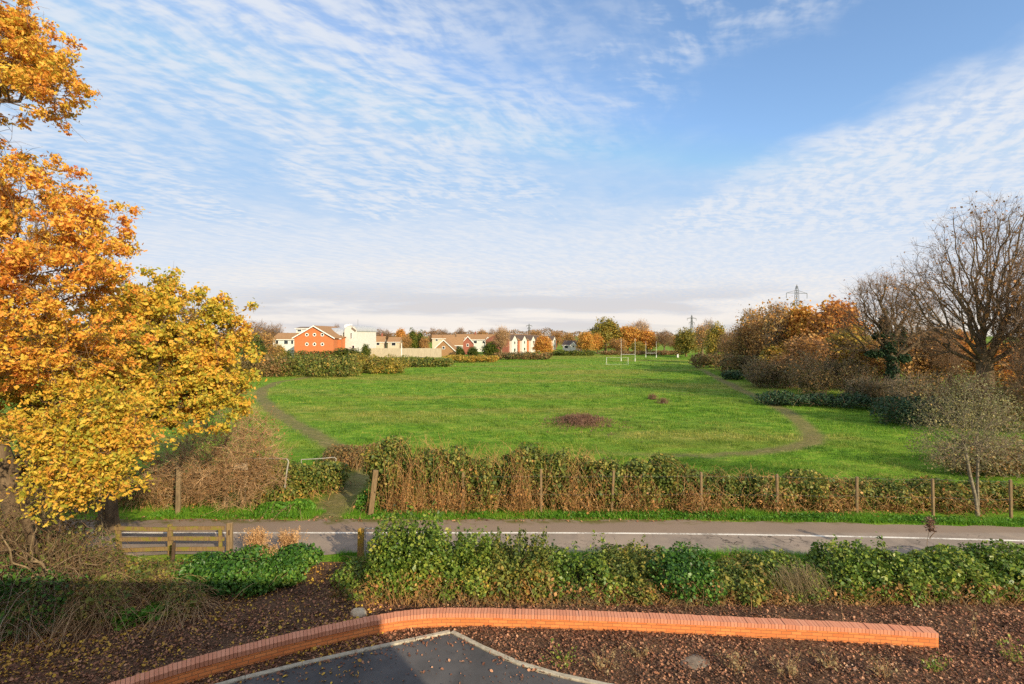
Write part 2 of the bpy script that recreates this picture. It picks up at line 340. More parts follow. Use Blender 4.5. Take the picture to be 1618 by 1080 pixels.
def leaves_mesh(name, C, size, mat, kind='diamond', N=None, bias=.6, jitter=.35):
    n = len(C)
    nr = unit(rng.normal(size=(n, 3)))
    if N is not None: nr = unit(nr+bias*N)
    t = unit(np.cross(nr, rng.normal(size=(n, 3)))); b = np.cross(nr, t)
    T, fs = LEAF[kind]
    s = size*np.exp(jitter*1.15*rng.normal(size=n)).clip(.4, 2.0)
    V = C[:, None, :]+s[:, None, None]*(T[None, :, 0:1]*t[:, None]+T[None, :, 1:2]*b[:, None]+T[None, :, 2:3]*nr[:, None])
    k = len(T); base = (np.arange(n)*k)[:, None, None]
    faces = [(f[None]+base).reshape(-1, f.shape[1]) for f in fs]
    return npmesh(name, V.reshape(-1, 3), faces, mat)

def tubes(paths, sides_of):
    Vs, Fs, base = [], [], 0
    for P, r in paths:
        k = len(P); n = sides_of(r[0])
        t = np.empty_like(P); t[1:-1] = P[2:]-P[:-2]; t[0] = P[1]-P[0]; t[-1] = P[-1]-P[-2]
        t = unit(t); m = unit(t.mean(0))
        ref = np.array([1., .13, 0]) if abs(m[2]) > .7 else np.array([.1, .1, 1.])
        u = unit(np.cross(t, ref)); w = np.cross(t, u)
        a = np.arange(n)*2*math.pi/n
        ring = P[:, None]+r[:, None, None]*(np.cos(a)[None, :, None]*u[:, None]+np.sin(a)[None, :, None]*w[:, None])
        Vs.append(ring.reshape(-1, 3))
        i = np.arange(k-1)[:, None]*n; j = np.arange(n)[None]; j2 = (j+1) % n
        Fs.append((np.stack([i+j, i+j2, i+n+j2, i+n+j], -1).reshape(-1, 4))+base)
        base += k*n
    return np.concatenate(Vs), np.concatenate(Fs)
def smooth_path(P, r, sub=2):
    if len(P) < 3: return P, r
    Q = np.vstack([2*P[0]-P[1], P, 2*P[-1]-P[-2]]); out, rr = [], []
    for i in range(len(P)-1):
        p0, p1, p2, p3 = Q[i:i+4]
        for s in range(sub):
            x = s/sub
            out.append(.5*((2*p1)+(-p0+p2)*x+(2*p0-5*p1+4*p2-p3)*x*x+(-p0+3*p1-3*p2+p3)*x**3)); rr.append(r[i]*(1-x)+r[i+1]*x)
    out.append(P[-1]); rr.append(r[-1]); return np.array(out), np.array(rr)

def in_blobs(blobs, n, shell=.5, lump=.25, k=.9, seed=1, zmin=.05):
    """points through a union of ellipsoids (x,y,z,rx,ry,rz[,weight]); uneven outline"""
    B = np.array([b[:6] for b in blobs], float); w = np.array([(b[6] if len(b) > 6 else 1)*b[3]*b[4]*b[5] for b in blobs])**(2/3)
    out, nor, tot = [], [], 0
    while tot < n:
        m = int((n-tot)*1.6)+50
        i = rng.choice(len(B), m, p=w/w.sum()); d = unit(rng.normal(size=(m, 3)))
        P0 = B[i, :3]+d*B[i, 3:]
        rad = rng.random(m)**(shell/1.5)*(1+lump*nz(P0, k, seed))
        P = B[i, :3]+d*B[i, 3:]*rad[:, None]
        ok = P[:, 2] > zmin
        # drop points deep inside other blobs so that the leaves sit towards the outside
        q = np.min([np.sum(((P-b[:3])/b[3:])**2, 1) for b in B], 0); ok &= (q > .18) | (rng.random(m) < .35)
        out.append(P[ok]); nor.append(unit(d/B[i, 3:])[ok]); tot += ok.sum()
    return np.vstack(out)[:n], np.vstack(nor)[:n]

def grow(trunk, A, bf=.4):
    """minimal branching skeleton from a trunk polyline through the points A"""
    nodes = [np.array(p, float) for p in trunk]; par = [-1]+list(range(len(trunk)-1))
    pl = [0.0]
    for i in range(1, len(trunk)): pl.append(pl[-1]+np.linalg.norm(nodes[i]-nodes[i-1]))
    n = len(A); best = np.full(n, 1e9); bp = np.zeros(n, int)
    for i, p in enumerate(nodes):
        if i < len(nodes)*.35: continue
        c = np.linalg.norm(A-p, axis=1)+bf*pl[i]; u = c < best; best[u] = c[u]; bp[u] = i
    left = np.ones(n, bool)
    for _ in range(n):
        j = np.argmin(np.where(left, best, 1e9)); left[j] = False
        i = len(nodes); nodes.append(A[j]); par.append(int(bp[j]))
        l = np.linalg.norm(A[j]-nodes[bp[j]]); pl.append(pl[bp[j]]+l)
        c = np.linalg.norm(A-A[j], axis=1)+bf*pl[i]; u = (c < best) & left; best[u] = c[u]; bp[u] = i
    return np.array(nodes), np.array(par)

def skeleton(trunk, A, r0, rt, bf=.4, sub=2):
    N, par = grow(trunk, A, bf); n = len(N)
    tips = np.zeros(n); kids = [[] for _ in range(n)]
    for i in range(1, n): kids[par[i]].append(i)
    for i in range(n-1, -1, -1):
        if not kids[i]: tips[i] = 1
        if par[i] >= 0: tips[par[i]] += tips[i]
    ex = math.log(r0/rt)/math.log(max(tips[0], 2)); rad = rt*tips**ex
    paths, stack = [], [(0, None)]
    while stack:
        s, frm = stack.pop(); idx = [s]
        while kids[idx[-1]]:
            ks = sorted(kids[idx[-1]], key=lambda q: -tips[q])
            for q in ks[1:]: stack.append((q, idx[-1]))
            idx.append(ks[0])
        P, r = N[idx], rad[idx]
        if frm is not None: P = np.vstack([N[frm], P]); r = np.concatenate([[min(rad[frm], r[0]*1.15)], r])
        if len(P) < 2: continue
        r = r.copy(); r[-1] *= .45
        paths.append(smooth_path(P, r, sub))
    dirs = np.zeros((n, 3)); dirs[1:] = unit(N[1:]-N[par[1:]])
    return N, rad, dirs, paths
def sides(r): return 9 if r > .12 else (6 if r > .04 else (4 if r > .015 else 3))
def twigs_at(P, D, per, length, r, spread=.8, up=.25):
    n = len(P)*per; P = np.repeat(P, per, 0); D = np.repeat(D, per, 0)
    d1 = unit(D+spread*rng.normal(size=(n, 3))+np.array([0, 0, up])); d2 = unit(d1+.5*rng.normal(size=(n, 3))+np.array([0, 0, up]))
    l = length*(.5+rng.random(n))
    A, Bm, C = P, P+d1*(l*.5)[:, None], P+d1*(l*.5)[:, None]+d2*(l*.5)[:, None]
    u = unit(np.cross(d1, rng.normal(size=(n, 3)))); w = np.cross(d1, u)
    V = []
    for Q, rr in ((A, r), (Bm, r*.75), (C, r*.3)):
        for a in (0, 2.09, 4.19): V.append(Q+rr*(math.cos(a)*u+math.sin(a)*w))
    V = np.stack(V, 1).reshape(-1, 3); f = []
    for k in (0, 3):
        for j in range(3): f.append((k+j, k+(j+1) % 3, k+3+(j+1) % 3, k+3+j))
    Fq = (np.array(f)[None]+(np.arange(n)*9)[:, None, None]).reshape(-1, 4)
    return V, Fq, C

def tree(name, label, cat, loc, trunk, blobs, r0, rt, n_pts, bark, leaf=None, n_leaf=0, lsize=.1, lspread=.3, kind='diamond', twig=None, tw=(0, .5, .008), bf=.4,
         shell=.8, lump=.25, k=.6, seed=1, group=None, leafbias=.4, extra_leaf=None, twig_up=.25, sub=2, gap=None):
    """trunk and blobs in coordinates local to loc"""
    root = thing(name, label, cat, loc, 0, group)
    A, _ = in_blobs(blobs, n_pts, shell, lump, k, seed, .3)
    N, rad, D, paths = skeleton(trunk, A, r0, rt, bf, sub)
    V, Fq = tubes(paths, sides)
    # flare where the trunk meets the ground
    h = V[:, 2]; fl = np.exp(-np.maximum(h, 0)/max(r0*1.6, .05)); c0 = np.array(trunk[0])
    near = np.linalg.norm(V[:, :2]-c0[:2], axis=1) < r0*2
    V[near, :2] = c0[:2]+(V[near, :2]-c0[:2])*(1+.7*fl[near])[:, None]
    link('trunk', npmesh('trunk', V, [Fq], bark, True), root)
    fine = rad < rt*2.6; fine[:len(trunk)] = False
    tipsP = N[fine]; tipsD = D[fine]; ends = tipsP
    if tw[0]:
        V, Fq, C = twigs_at(tipsP, tipsD, tw[0], tw[1], tw[2], up=twig_up)
        link('twigs', npmesh('twigs', V, [Fq], twig or bark), root); ends = C
    if n_leaf:
        if gap is not None: ends = ends[nz(ends, gap[0], seed+5)+.15*rng.normal(size=len(ends)) > gap[1]]
        if gap is not None: ends = ends[rng.random(len(ends)) < .42]
        i = rng.integers(0, len(ends), n_leaf)
        C = ends[i]+rng.normal(size=(n_leaf, 3))*lspread*np.array([1, 1, .75])
        mid = np.mean(ends, 0); out = unit(C-mid)+np.array([0, 0, .5])
        link('crown', leaves_mesh('crown', C, lsize, leaf, kind, out, leafbias), root)
    return root

def canes_mesh(name, starts, ends, r, mat, arch=.4, seg=5):
    n = len(starts); mid = (starts+ends)/2+np.array([0, 0, 1])*(arch*np.linalg.norm(ends-starts, axis=1)*(.4+rng.random(n)))[:, None]+rng.normal(size=(n, 3))*.08
    x = np.linspace(0, 1, seg)[None, :, None]
    P = (1-x)**2*starts[:, None]+2*x*(1-x)*mid[:, None]+x*x*ends[:, None]
    P = P+rng.normal(size=P.shape)*.015
    V, Fq = tubes([(P[i], np.linspace(r, r*.45, seg)*(0.7+.6*rng.random())) for i in range(n)], lambda r: 3)
    return npmesh(name, V, [Fq], mat)

def shrub(name, label, cat, loc, blobs, n, size, leaf, n_stem=60, stem=None, srad=.008, kind='diamond', shell=.55, lump=.3, k=1.2, seed=1, group=None, bias=.7, arch=.35, gap=-.45, sprout=0.0):
    root = thing(name, label, cat, loc, 0, group)
    P, N = in_blobs(blobs, int(n*1.25), shell, lump, k, seed, .02)
    keep = nz(P, k*2.2, seed+9) > gap+.25*rng.normal(size=len(P)); P, N = P[keep][:n], N[keep][:n]
    link('foliage', leaves_mesh('foliage', P, size, leaf, kind, N+np.array([0, 0, .3]), bias), root)
    if n_stem:
        B = np.array([b[:6] for b in blobs]); i = rng.choice(len(P), min(n_stem, len(P)), replace=False)
        E = P[i]+N[i]*.05; St = E.copy()
        if sprout:      # fine twigs standing out of the mass
            out_ = unit(N[i]*np.array([1, 1, .6])+np.array([0, 0, .7])+.45*rng.normal(size=(len(E), 3))); l = sprout*(.5+rng.random((len(E), 1)))
            St = P[i]-out_*l*.55; St[:, 2] = np.maximum(St[:, 2], 0); E = P[i]+out_*l*.45
        else: St[:, :2] += rng.normal(size=(len(E), 2))*.45; St[:, 2] = 0
        link('stems', canes_mesh('stems', St, E, srad, stem or M['cane'], arch), root)
    return root

def blades_mesh(name, P, h, w, mat, per=5, lean=.5, spread=.06):
    n = len(P)*per; C = np.repeat(P, per, 0).astype(float); hh = np.repeat(np.broadcast_to(h, (len(P),)), per)*(.5+.9*rng.random(n)); ww = np.repeat(np.broadcast_to(w, (len(P),)), per)
    sp = np.repeat(np.broadcast_to(spread, (len(P),)), per)
    C[:, :2] += rng.normal(size=(n, 2))*sp[:, None]
    a = rng.random(n)*2*math.pi; s = np.stack([np.cos(a), np.sin(a), 0*a], 1)
    ln = np.stack([-np.sin(a), np.cos(a), 0*a], 1)*(lean*rng.normal(size=n)*hh)[:, None]+np.stack([0*a, 0*a, hh], 1)
    V = np.stack([C-s*(ww/2)[:, None], C+s*(ww/2)[:, None], C+ln], 1).reshape(-1, 3)
    return npmesh(name, V, [np.arange(n*3).reshape(-1, 3)], mat)

# ================================================================== camera, sun, sky
cam = bpy.data.cameras.new('camera'); co = link('camera', cam); S.camera = co
co.location = (0, 0, H); co.rotation_euler = (R(90), 0, 0)
cam.sensor_width = 36; cam.lens = 18.0; cam.shift_y = -(540-HY)/1618; cam.clip_start = .1; cam.clip_end = 9000
SUN_AZ, SUN_EL = R(37), R(22)     # behind the camera, to the right
to_sun = np.array([math.sin(SUN_AZ)*math.cos(SUN_EL), -math.cos(SUN_AZ)*math.cos(SUN_EL), math.sin(SUN_EL)])
sl = bpy.data.lights.new('sun', 'SUN'); so = link('sun', sl); sl.energy = 4.1; sl.angle = R(.53); sl.color = (1.0, .84, .60)
from mathutils import Vector
so.rotation_euler = Vector(to_sun).to_track_quat('Z', 'Y').to_euler(); so.location = (40, -80, 60)
S.view_settings.view_transform = 'Standard'; S.view_settings.look = 'None'; S.view_settings.exposure = 0.66; S.view_settings.gamma = 1
S.cycles.use_denoising = False; S.cycles.max_bounces = 6; S.cycles.transmission_bounces = 3; S.cycles.diffuse_bounces = 3

W = bpy.data.worlds.new('World'); S.world = W; W.use_nodes = True; nt = W.node_tree; nt.nodes.clear()
out = nt.nodes.new('ShaderNodeOutputWorld')
sky = nt.nodes.new('ShaderNodeTexSky'); sky.sky_type = 'NISHITA'; sky.sun_disc = False; sky.sun_elevation = SUN_EL; sky.sun_rotation = math.pi-SUN_AZ
sky.altitude = 50; sky.air_density = 1.1; sky.dust_density = .6; sky.ozone_density = 1.6
bg = nt.nodes.new('ShaderNodeBackground'); L(nt, mixc(nt, 1.0, mixc(nt, 1.0, sky.outputs[0], (.90, .99, 1.10), 'MULTIPLY'), (1.75, 2.75, 4.1), 'DARKEN'), bg.inputs[0]); bg.inputs[1].default_value = .14
d = nt.nodes.new('ShaderNodeTexCoord').outputs['Generated']
s = nt.nodes.new('ShaderNodeSeparateXYZ'); L(nt, d, s.inputs[0]); x, y, z = s.outputs
zz = mth(nt, 'ADD', mth(nt, 'MAXIMUM', z, .0), .02)
X, Y = mth(nt, 'DIVIDE', x, zz), mth(nt, 'DIVIDE', y, zz)
cv = nt.nodes.new('ShaderNodeCombineXYZ'); L(nt, X, cv.inputs[0]); L(nt, Y, cv.inputs[1]); P = cv.outputs[0]
big = noise(nt, P, .75, 3, .5); mid = noise(nt, mapping(nt, P, (1, 1, 1), (0, 0, R(-28))), 1.9, 4, .6, .3)
# altocumulus ripples: small cells drawn out along one direction
wob = nt.nodes.new('ShaderNodeVectorMath'); wob.operation = 'MULTIPLY_ADD'
nn = nt.nodes.new('ShaderNodeTexNoise'); nn.inputs['Scale'].default_value = 1.4; nn.inputs['Detail'].default_value = 2; L(nt, P, nn.inputs['Vector'])
L(nt, nn.outputs[1], wob.inputs[0]); wob.inputs[1].default_value = (.28, .28, 0); L(nt, P, wob.inputs[2])
rp = noise(nt, grain(nt, wob.outputs[0], 4.2, 11.0, 60), 1.0, 4, .55, .15)
rp2 = noise(nt, grain(nt, wob.outputs[0], 11, 20, 8), 1.0, 3, .55)
rip = mth(nt, 'ADD', mth(nt, 'MULTIPLY', rp, .6), mth(nt, 'MULTIPLY', rp2, .4))
ripm = sstep(nt, rip, .37, .63)
def inv(v): return mth(nt, 'SUBTRACT', 1.0, v)
def mul(*a):
    r = a[0]
    for b in a[1:]: r = mth(nt, 'MULTIPLY', r, b)
    return r
# the sheet at the upper left: X < ~0.1, with a clear lane near X = -1.8
jX = mth(nt, 'ADD', X, mth(nt, 'MULTIPLY_ADD', mid, 1.2, -.6))
Lm = inv(sstep(nt, mth(nt, 'ADD', jX, mth(nt, 'MULTIPLY_ADD', Y, -.16, .3)), -.55, .75))
lane = mul(inv(sstep(nt, mth(nt, 'ABSOLUTE', mth(nt, 'ADD', mth(nt, 'ADD', jX, 1.45), mth(nt, 'MULTIPLY_ADD', Y, .1, -.2))), .02, .42)), sstep(nt, Y, 2.0, 2.6), inv(sstep(nt, Y, 3.6, 4.6)))
Lc = mul(Lm, inv(mth(nt, 'MULTIPLY', lane, .7)), mth(nt, 'MULTIPLY_ADD', ripm, .70, mth(nt, 'MULTIPLY_ADD', big, .7, -.18)))
# thin streak right of the middle
st = mul(inv(sstep(nt, mth(nt, 'ABSOLUTE', mth(nt, 'ADD', jX, mth(nt, 'MULTIPLY_ADD', Y, .52, -1.37))), .05, .5)), inv(sstep(nt, Y, 2.6, 3.4)), sstep(nt, rip, .42, .7), .55)
# the bank on the right, its edge running off to the vanishing point
e = mth(nt, 'ADD', mth(nt, 'ADD', X, mth(nt, 'MULTIPLY_ADD', Y, .27, -2.02)), mth(nt, 'MULTIPLY_ADD', mid, .7, -.35))
Rm = sstep(nt, e, -.12, .4)
Rc = mul(Rm, mth(nt, 'MULTIPLY_ADD', sstep(nt, rip, .38, .6), .5, .45))
# thin veil thickening towards the horizon
hz = sstep(nt, mth(nt, 'ADD', Y, mth(nt, 'MULTIPLY_ADD', mid, 2.4, -1.2)), 2.3, 5.0)
Hc = mul(hz, mth(nt, 'MULTIPLY_ADD', ripm, .27, .68))
cl = mth(nt, 'MAXIMUM', mth(nt, 'MAXIMUM', Lc, Rc), mth(nt, 'MAXIMUM', st, Hc), clamp=True)
# low grey bands above the horizon
az = mth(nt, 'DIVIDE', x, mth(nt, 'MAXIMUM', y, .05)); el = mth(nt, 'DIVIDE', z, mth(nt, 'MAXIMUM', y, .05))
bv = nt.nodes.new('ShaderNodeCombineXYZ'); L(nt, az, bv.inputs[0]); L(nt, mth(nt, 'MULTIPLY', el, 9.0), bv.inputs[1]); bv.inputs[2].default_value = 4.3
bn = noise(nt, bv.outputs[0], 2.3, 5, .55, .2)
band = mul(sstep(nt, bn, .42, .56), inv(sstep(nt, el, .06, .125)), sstep(nt, el, -.01, .02), inv(sstep(nt, mth(nt, 'ABSOLUTE', mth(nt, 'ADD', az, -.02)), .42, .75)))
low = inv(sstep(nt, mth(nt, 'ADD', el, mth(nt, 'MULTIPLY_ADD', bn, .2, -.1)), .0, .2))
cc = mixc(nt, low, (.84, .88, .95), (1.08, .97, .85))
cc = mixc(nt, mth(nt, 'MULTIPLY', band, .62), cc, (.66, .62, .62))
cb = nt.nodes.new('ShaderNodeBackground'); L(nt, cc, cb.inputs[0]); cb.inputs[1].default_value = .58
cl = mth(nt, 'MAXIMUM', cl, mth(nt, 'MULTIPLY', band, .9)); cl = mth(nt, 'MAXIMUM', cl, mth(nt, 'MULTIPLY', low, .88))
fill_cloud = sstep(nt, mth(nt, 'SUBTRACT', mth(nt, 'MULTIPLY', z, .9), y), .2, .9)  # unseen bright cloud overhead and behind, added as fill to lift the shadows
cl = mth(nt, 'MAXIMUM', cl, mul(fill_cloud, mth(nt, 'MULTIPLY_ADD', ripm, .3, .6)))
L(nt, mth(nt, 'MULTIPLY_ADD', fill_cloud, .22, .6), cb.inputs[1])
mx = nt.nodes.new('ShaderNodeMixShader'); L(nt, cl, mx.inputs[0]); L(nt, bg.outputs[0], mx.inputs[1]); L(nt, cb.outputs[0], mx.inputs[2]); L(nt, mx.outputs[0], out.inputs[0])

# ================================================================== ground
def line_dist(P, pts):
    d = np.full(len(P), 1e9)
    for a, b in zip(pts[:-1], pts[1:]):
        ab = b-a; t = np.clip(((P-a)@ab)/(ab@ab), 0, 1); d = np.minimum(d, np.linalg.norm(P-(a+t[:, None]*ab), axis=1))
    return d
def pxline(pts): return np.array([G(*p)[:2] for p in pts])
TR_GAP = pxline([(512, 822), (525, 800), (545, 778), (566, 757), (575, 740), (560, 722), (530, 705), (490, 682), (455, 662), (428, 645), (412, 628), (414, 615), (440, 603), (490, 595)])
TR_R = pxline([(1098, 577), (1125, 592), (1160, 610), (1205, 630), (1240, 648), (1268, 668), (1284, 686), (1282, 698), (1255, 706), (1200, 713), (1120, 718), (1020, 716), (930, 712)])
TR_P = pxline([(1284, 692), (1340, 690), (1420, 690)])
def worn(P):
    a = np.clip(1.15-line_dist(P, TR_GAP)/1.15, 0, 1)
    far = np.clip(line_dist(P, TR_GAP[:6])/2, 0, 1); a = np.maximum(a, .8*np.clip(1.1-line_dist(P, TR_GAP[6:])/1.7, 0, 1))
    b = np.clip(1.1-line_dist(P, TR_R)/1.45, 0, 1)*np.clip(.46+(P[:, 0]-3)/28, .44, .95)
    c = .35*np.clip(1.2-line_dist(P, TR_P)/1.0, 0, 1)
    return np.maximum(np.maximum(a, b), c)
def relief(P):
    k = np.clip((P[:, 1]-21)/6, 0, 1)*np.clip(1-(P[:, 1]-200)/100, 0, 1)
    Q = np.c_[P, np.zeros(len(P))]
    return k*(.10*nz(Q, .22, 3)+.05*nz(Q, .9, 4))-.04*k
xs = np.concatenate([-np.geomspace(4200, 62, 22), np.arange(-60, 62, .45), np.geomspace(62, 4200, 22)])
ys = np.concatenate([-np.geomspace(600, 4, 12), np.arange(0, 100, .45), np.geomspace(100, 6000, 60)])
gx, gy = np.meshgrid(xs, ys); P2 = np.c_[gx.ravel(), gy.ravel()]
V = np.c_[P2, relief(P2)]
nx, ny = len(xs), len(ys); i = (np.arange(ny-1)[:, None]*nx+np.arange(nx-1)[None]).ravel()
me = npmesh('ground', V, [np.stack([i, i+1, i+nx+1, i+nx], -1)], M['field'], True)
me.attributes.new('worn', 'FLOAT', 'POINT').data.foreach_set('value', worn(P2).astype(np.float32))
tag(link('ground', me), kind='structure')

def strip(name, left, right, z, mat):
    n = len(left); V = np.r_[np.c_[left, np.full(n, z)], np.c_[right, np.full(n, z)]]
    i = np.arange(n-1); return npmesh(name, V, [np.stack([i, i+1, n+i+1, n+i], -1)], mat)
px = np.arange(-60, 60.1, .5)
def yline(x): return 18.12-.0031*np.clip(x, 0, 24)**1.9
far = yline(px)+1.32+.10*np.sin(px*1.7)*np.sin(px*.61)+.05*np.sin(px*4.1); near = yline(px)-1.75+.08*np.sin(px*1.3+1)+.05*np.sin(px*3.3)
tag(link('path', strip('path', np.c_[px, near], np.c_[px, far], .02, M['path'])), kind='structure')
tag(link('path_marking', strip('path_marking', np.c_[px, yline(px)-.06], np.c_[px, yline(px)+.06], .025, M['line'])), kind='structure')

def in_poly(P, poly):
    c = np.zeros(len(P), bool); j = len(poly)-1
    for i in range(len(poly)):
        xi, yi = poly[i]; xj, yj = poly[j]
        k = ((yi > P[:, 1]) != (yj > P[:, 1])) & (P[:, 0] < (xj-xi)*(P[:, 1]-yi)/(yj-yi+1e-12)+xi); c ^= k; j = i
    return c
# car park and its kerb
KL = pxline([(300, 1104), (390, 1078), (500, 1051), (610, 1027), (712, 1005)]); KR = pxline([(712, 1005), (745, 1022), (790, 1045), (845, 1066), (900, 1079), (960, 1092), (1060, 1108)])
kl = [KL[0]+(KL[0]-KL[1])*4.5]+list(KL); kr = list(KR)+[KR[-1]+np.array([14, -1.2])]
edge = np.array(kl+kr[1:])
mb = MB(); pts = [(p[0], p[1], .062) for p in edge]+[(edge[-1][0], -1.4, .062), (edge[0][0], -1.4, .062)]
mb.poly(pts[::-1]); o = mb.obj('car_park', M['carpark']); tag(o, kind='structure')
def offset(pl, d):
    t = np.gradient(pl, axis=0); t /= np.linalg.norm(t, axis=1)[:, None]; return pl+np.c_[-t[:, 1], t[:, 0]]*d
def resample(pl, step):
    s = np.r_[0, np.cumsum(np.linalg.norm(np.diff(pl, axis=0), axis=1))]; n = max(2, int(s[-1]/step)); q = np.linspace(0, s[-1], n)
    return np.c_[np.interp(q, s, pl[:, 0]), np.interp(q, s, pl[:, 1])], q
mb = MB()
for side in (np.array(kl), np.array(kr)):
    p, q = resample(side, .9); 
    for a, b in zip(p[:-1], p[1:]):
        t = b-a; l = np.linalg.norm(t); t /= l; n = np.array([-t[1], t[0]])
        a2, b2 = a+t*.004, b-t*.004
        prof = [(*(a2), 0.0), (*(a2), .085), (*(a2+n*.015), .1), (*(a2+n*.1), .1), (*(a2+n*.1), 0.0)]
        mb.prism(prof, (*(b2-a2), 0))
tag(mb.obj('kerb', M['kerb']), kind='structure')

# soil bed: from the car park up to the path, and the foot path through the gap
sx = np.arange(-34, 34.1, .25); sy = np.arange(-1.4, 15.9, .22); gx, gy = np.meshgrid(sx, sy); P2 = np.c_[gx.ravel(), gy.ravel()]
def soil_z(P):
    Q = np.c_[P, np.zeros(len(P))]; return .012+.022*(1+nz(Q, .8, 21))+.012*(1+nz(Q, 3.0, 22))
inp = in_poly(P2, [tuple(p[:2]) for p in pts]); V = np.c_[P2, np.where(inp, .006, soil_z(P2))]; nx, ny = len(sx), len(sy); i = (np.arange(ny-1)[:, None]*nx+np.arange(nx-1)[None]).ravel()
tag(link('soil', npmesh('soil', V, [np.stack([i, i+1, i+nx+1, i+nx], -1)], M['soil'], True)), kind='structure')
gp = np.array([[-6.1, 15.85], [-5.7, 15.0]])

# ================================================================== the curved brick wall
WB = pxline([(215, 1108), (297, 1081), (385, 1056), (473, 1033), (555, 1014), (600, 1004.5), (645, 997.5), (700, 993.5), (800, 994.5), (1000, 1001), (1200, 1010.5), (1350, 1018), (1483, 1027)])
WB = np.vstack([WB[0]+(WB[0]-WB[1])*2, WB])
Q3 = np.c_[WB, np.zeros(len(WB))]; sp, _ = smooth_path(Q3, np.ones(len(WB)), 6); wl, wq = resample(sp[:, :2], .075)
TH, HB, HC = .24, .27, .105
root = thing('brick_wall', 'low curved orange brick garden wall with a soldier brick coping beside the car park', 'wall', (wl[0][0], wl[0][1], 0))
def rel(v): return v-np.array([wl[0][0], wl[0][1], 0])
a, b = wl, offset(wl, TH)
n = len(wl); V = np.r_[np.c_[a, np.full(n, -.05)], np.c_[a, np.full(n, HB)], np.c_[b, np.full(n, HB)], np.c_[b, np.full(n, -.05)]]
i = np.arange(n-1); fs = [np.stack([k*n+i, k*n+i+1, (k+1)*n+i+1, (k+1)*n+i], -1) for k in range(3)]+[np.array([[0, n, 2*n, 3*n], [n-1, 4*n-1, 3*n-1, 2*n-1]])]
me = npmesh('wall_body', rel(V), fs, M['brick'])
uvs = np.r_[np.c_[wq, np.full(n, -.05)], np.c_[wq, np.full(n, HB)], np.c_[wq, np.full(n, HB+TH)], np.c_[wq, np.full(n, HB+TH+.3)]]
li = np.empty(len(me.loops), np.int32); me.loops.foreach_get('vertex_index', li)
me.uv_layers.new(name='UVMap').data.foreach_set('uv', uvs[li].astype(np.float32).ravel())
link('wall_body', me, root)
mb = MB(); cp = offset(wl, -.012); cq = offset(wl, TH+.012)
for k in range(n-1):
    jz = .004*rng.normal(); sft = .0012*rng.normal()
    t = unit(cp[k+1]-cp[k]); g = .0042
    A, B_, C, D = cp[k]+t*g, cp[k+1]-t*g, cq[k+1]-t*g, cq[k]+t*g
    nn = unit(A-D)*sft; z0, z1 = HB+.004, HB+HC+jz
    P4 = [A+nn, B_+nn, C, D]
    mb.add([(*(p-np.array(wl[0])), z0) for p in P4]+[(*(p-np.array(wl[0])), z1) for p in P4], [(3, 2, 1, 0), (4, 5, 6, 7), (0, 1, 5, 4), (1, 2, 6, 5), (2, 3, 7, 6), (3, 0, 4, 7)])
mb.obj('coping', M['coping'], root)

# stones lying about
def rock(name, label, cat, px_, py_, size, flat, mat, seed):
    g = G(px_, py_); root = None
    u = np.linspace(0, math.pi, 12); v = np.linspace(0, 2*math.pi, 18, endpoint=False); uu, vv = np.meshgrid(u, v, indexing='ij')
    Dn = np.c_[(np.sin(uu)*np.cos(vv)).ravel(), (np.sin(uu)*np.sin(vv)).ravel(), np.cos(uu).ravel()]
    P = Dn*(1+.22*nz(Dn, 1.5, seed)+.08*nz(Dn, 5, seed+1))[:, None]*np.array([size, size*.75, flat])
    i = np.arange(11)[:, None]*18; j = np.arange(18)[None]; f = np.stack([i+j, i+(j+1) % 18, i+18+(j+1) % 18, i+18+j], -1).reshape(-1, 4)
    o = link(name, npmesh(name, P, [f], mat, True)); o.location = (g[0], g[1], flat*.45+.03); tag(o, label, cat); return o
rock('boulder', 'pale rounded boulder on the soil behind the bend of the brick wall', 'stone', 566, 975, .2, .13, M['stone'], 5)
rock('flat_stone', 'flat grey weathered slab half buried in the fallen leaves of the bed', 'stone', 1098, 1050, .32, .04, M['slab'], 8)

# ================================================================== the building the picture is taken from (its shade lies on the bed)
bd = thing('apartment_building', 'pale brick apartment block behind the viewpoint overlooking the field', 'building', (-11, -1.5, 0))
BX0, BX1, BD, BH = -16.0, 18.1, 9.0, 8.0
mb = MB().box((.5*(BX0+BX1), -BD/2, BH/2), (BX1-BX0, BD, BH)); mb.obj('wall', M['dull_brick'], bd)
mb = MB().box((.5*(BX0+BX1), -BD/2, BH+.06), (BX1-BX0+.1, BD+.1, .12)); mb.obj('roof', M['slab'], bd)
for fx in np.arange(BX0+2, BX1-1.4, 3.1):
    for fz in (1.2, 3.9, 6.0):
        if abs(fx-11) < 1.2 and fz > 5: continue
        w = MB().box((fx, .02, fz), (1.3, .06, 1.25)).obj('window', M['white'], bd); MB().box((fx, .055, fz), (1.1, .02, 1.05)).obj('pane', M['glass'], w)

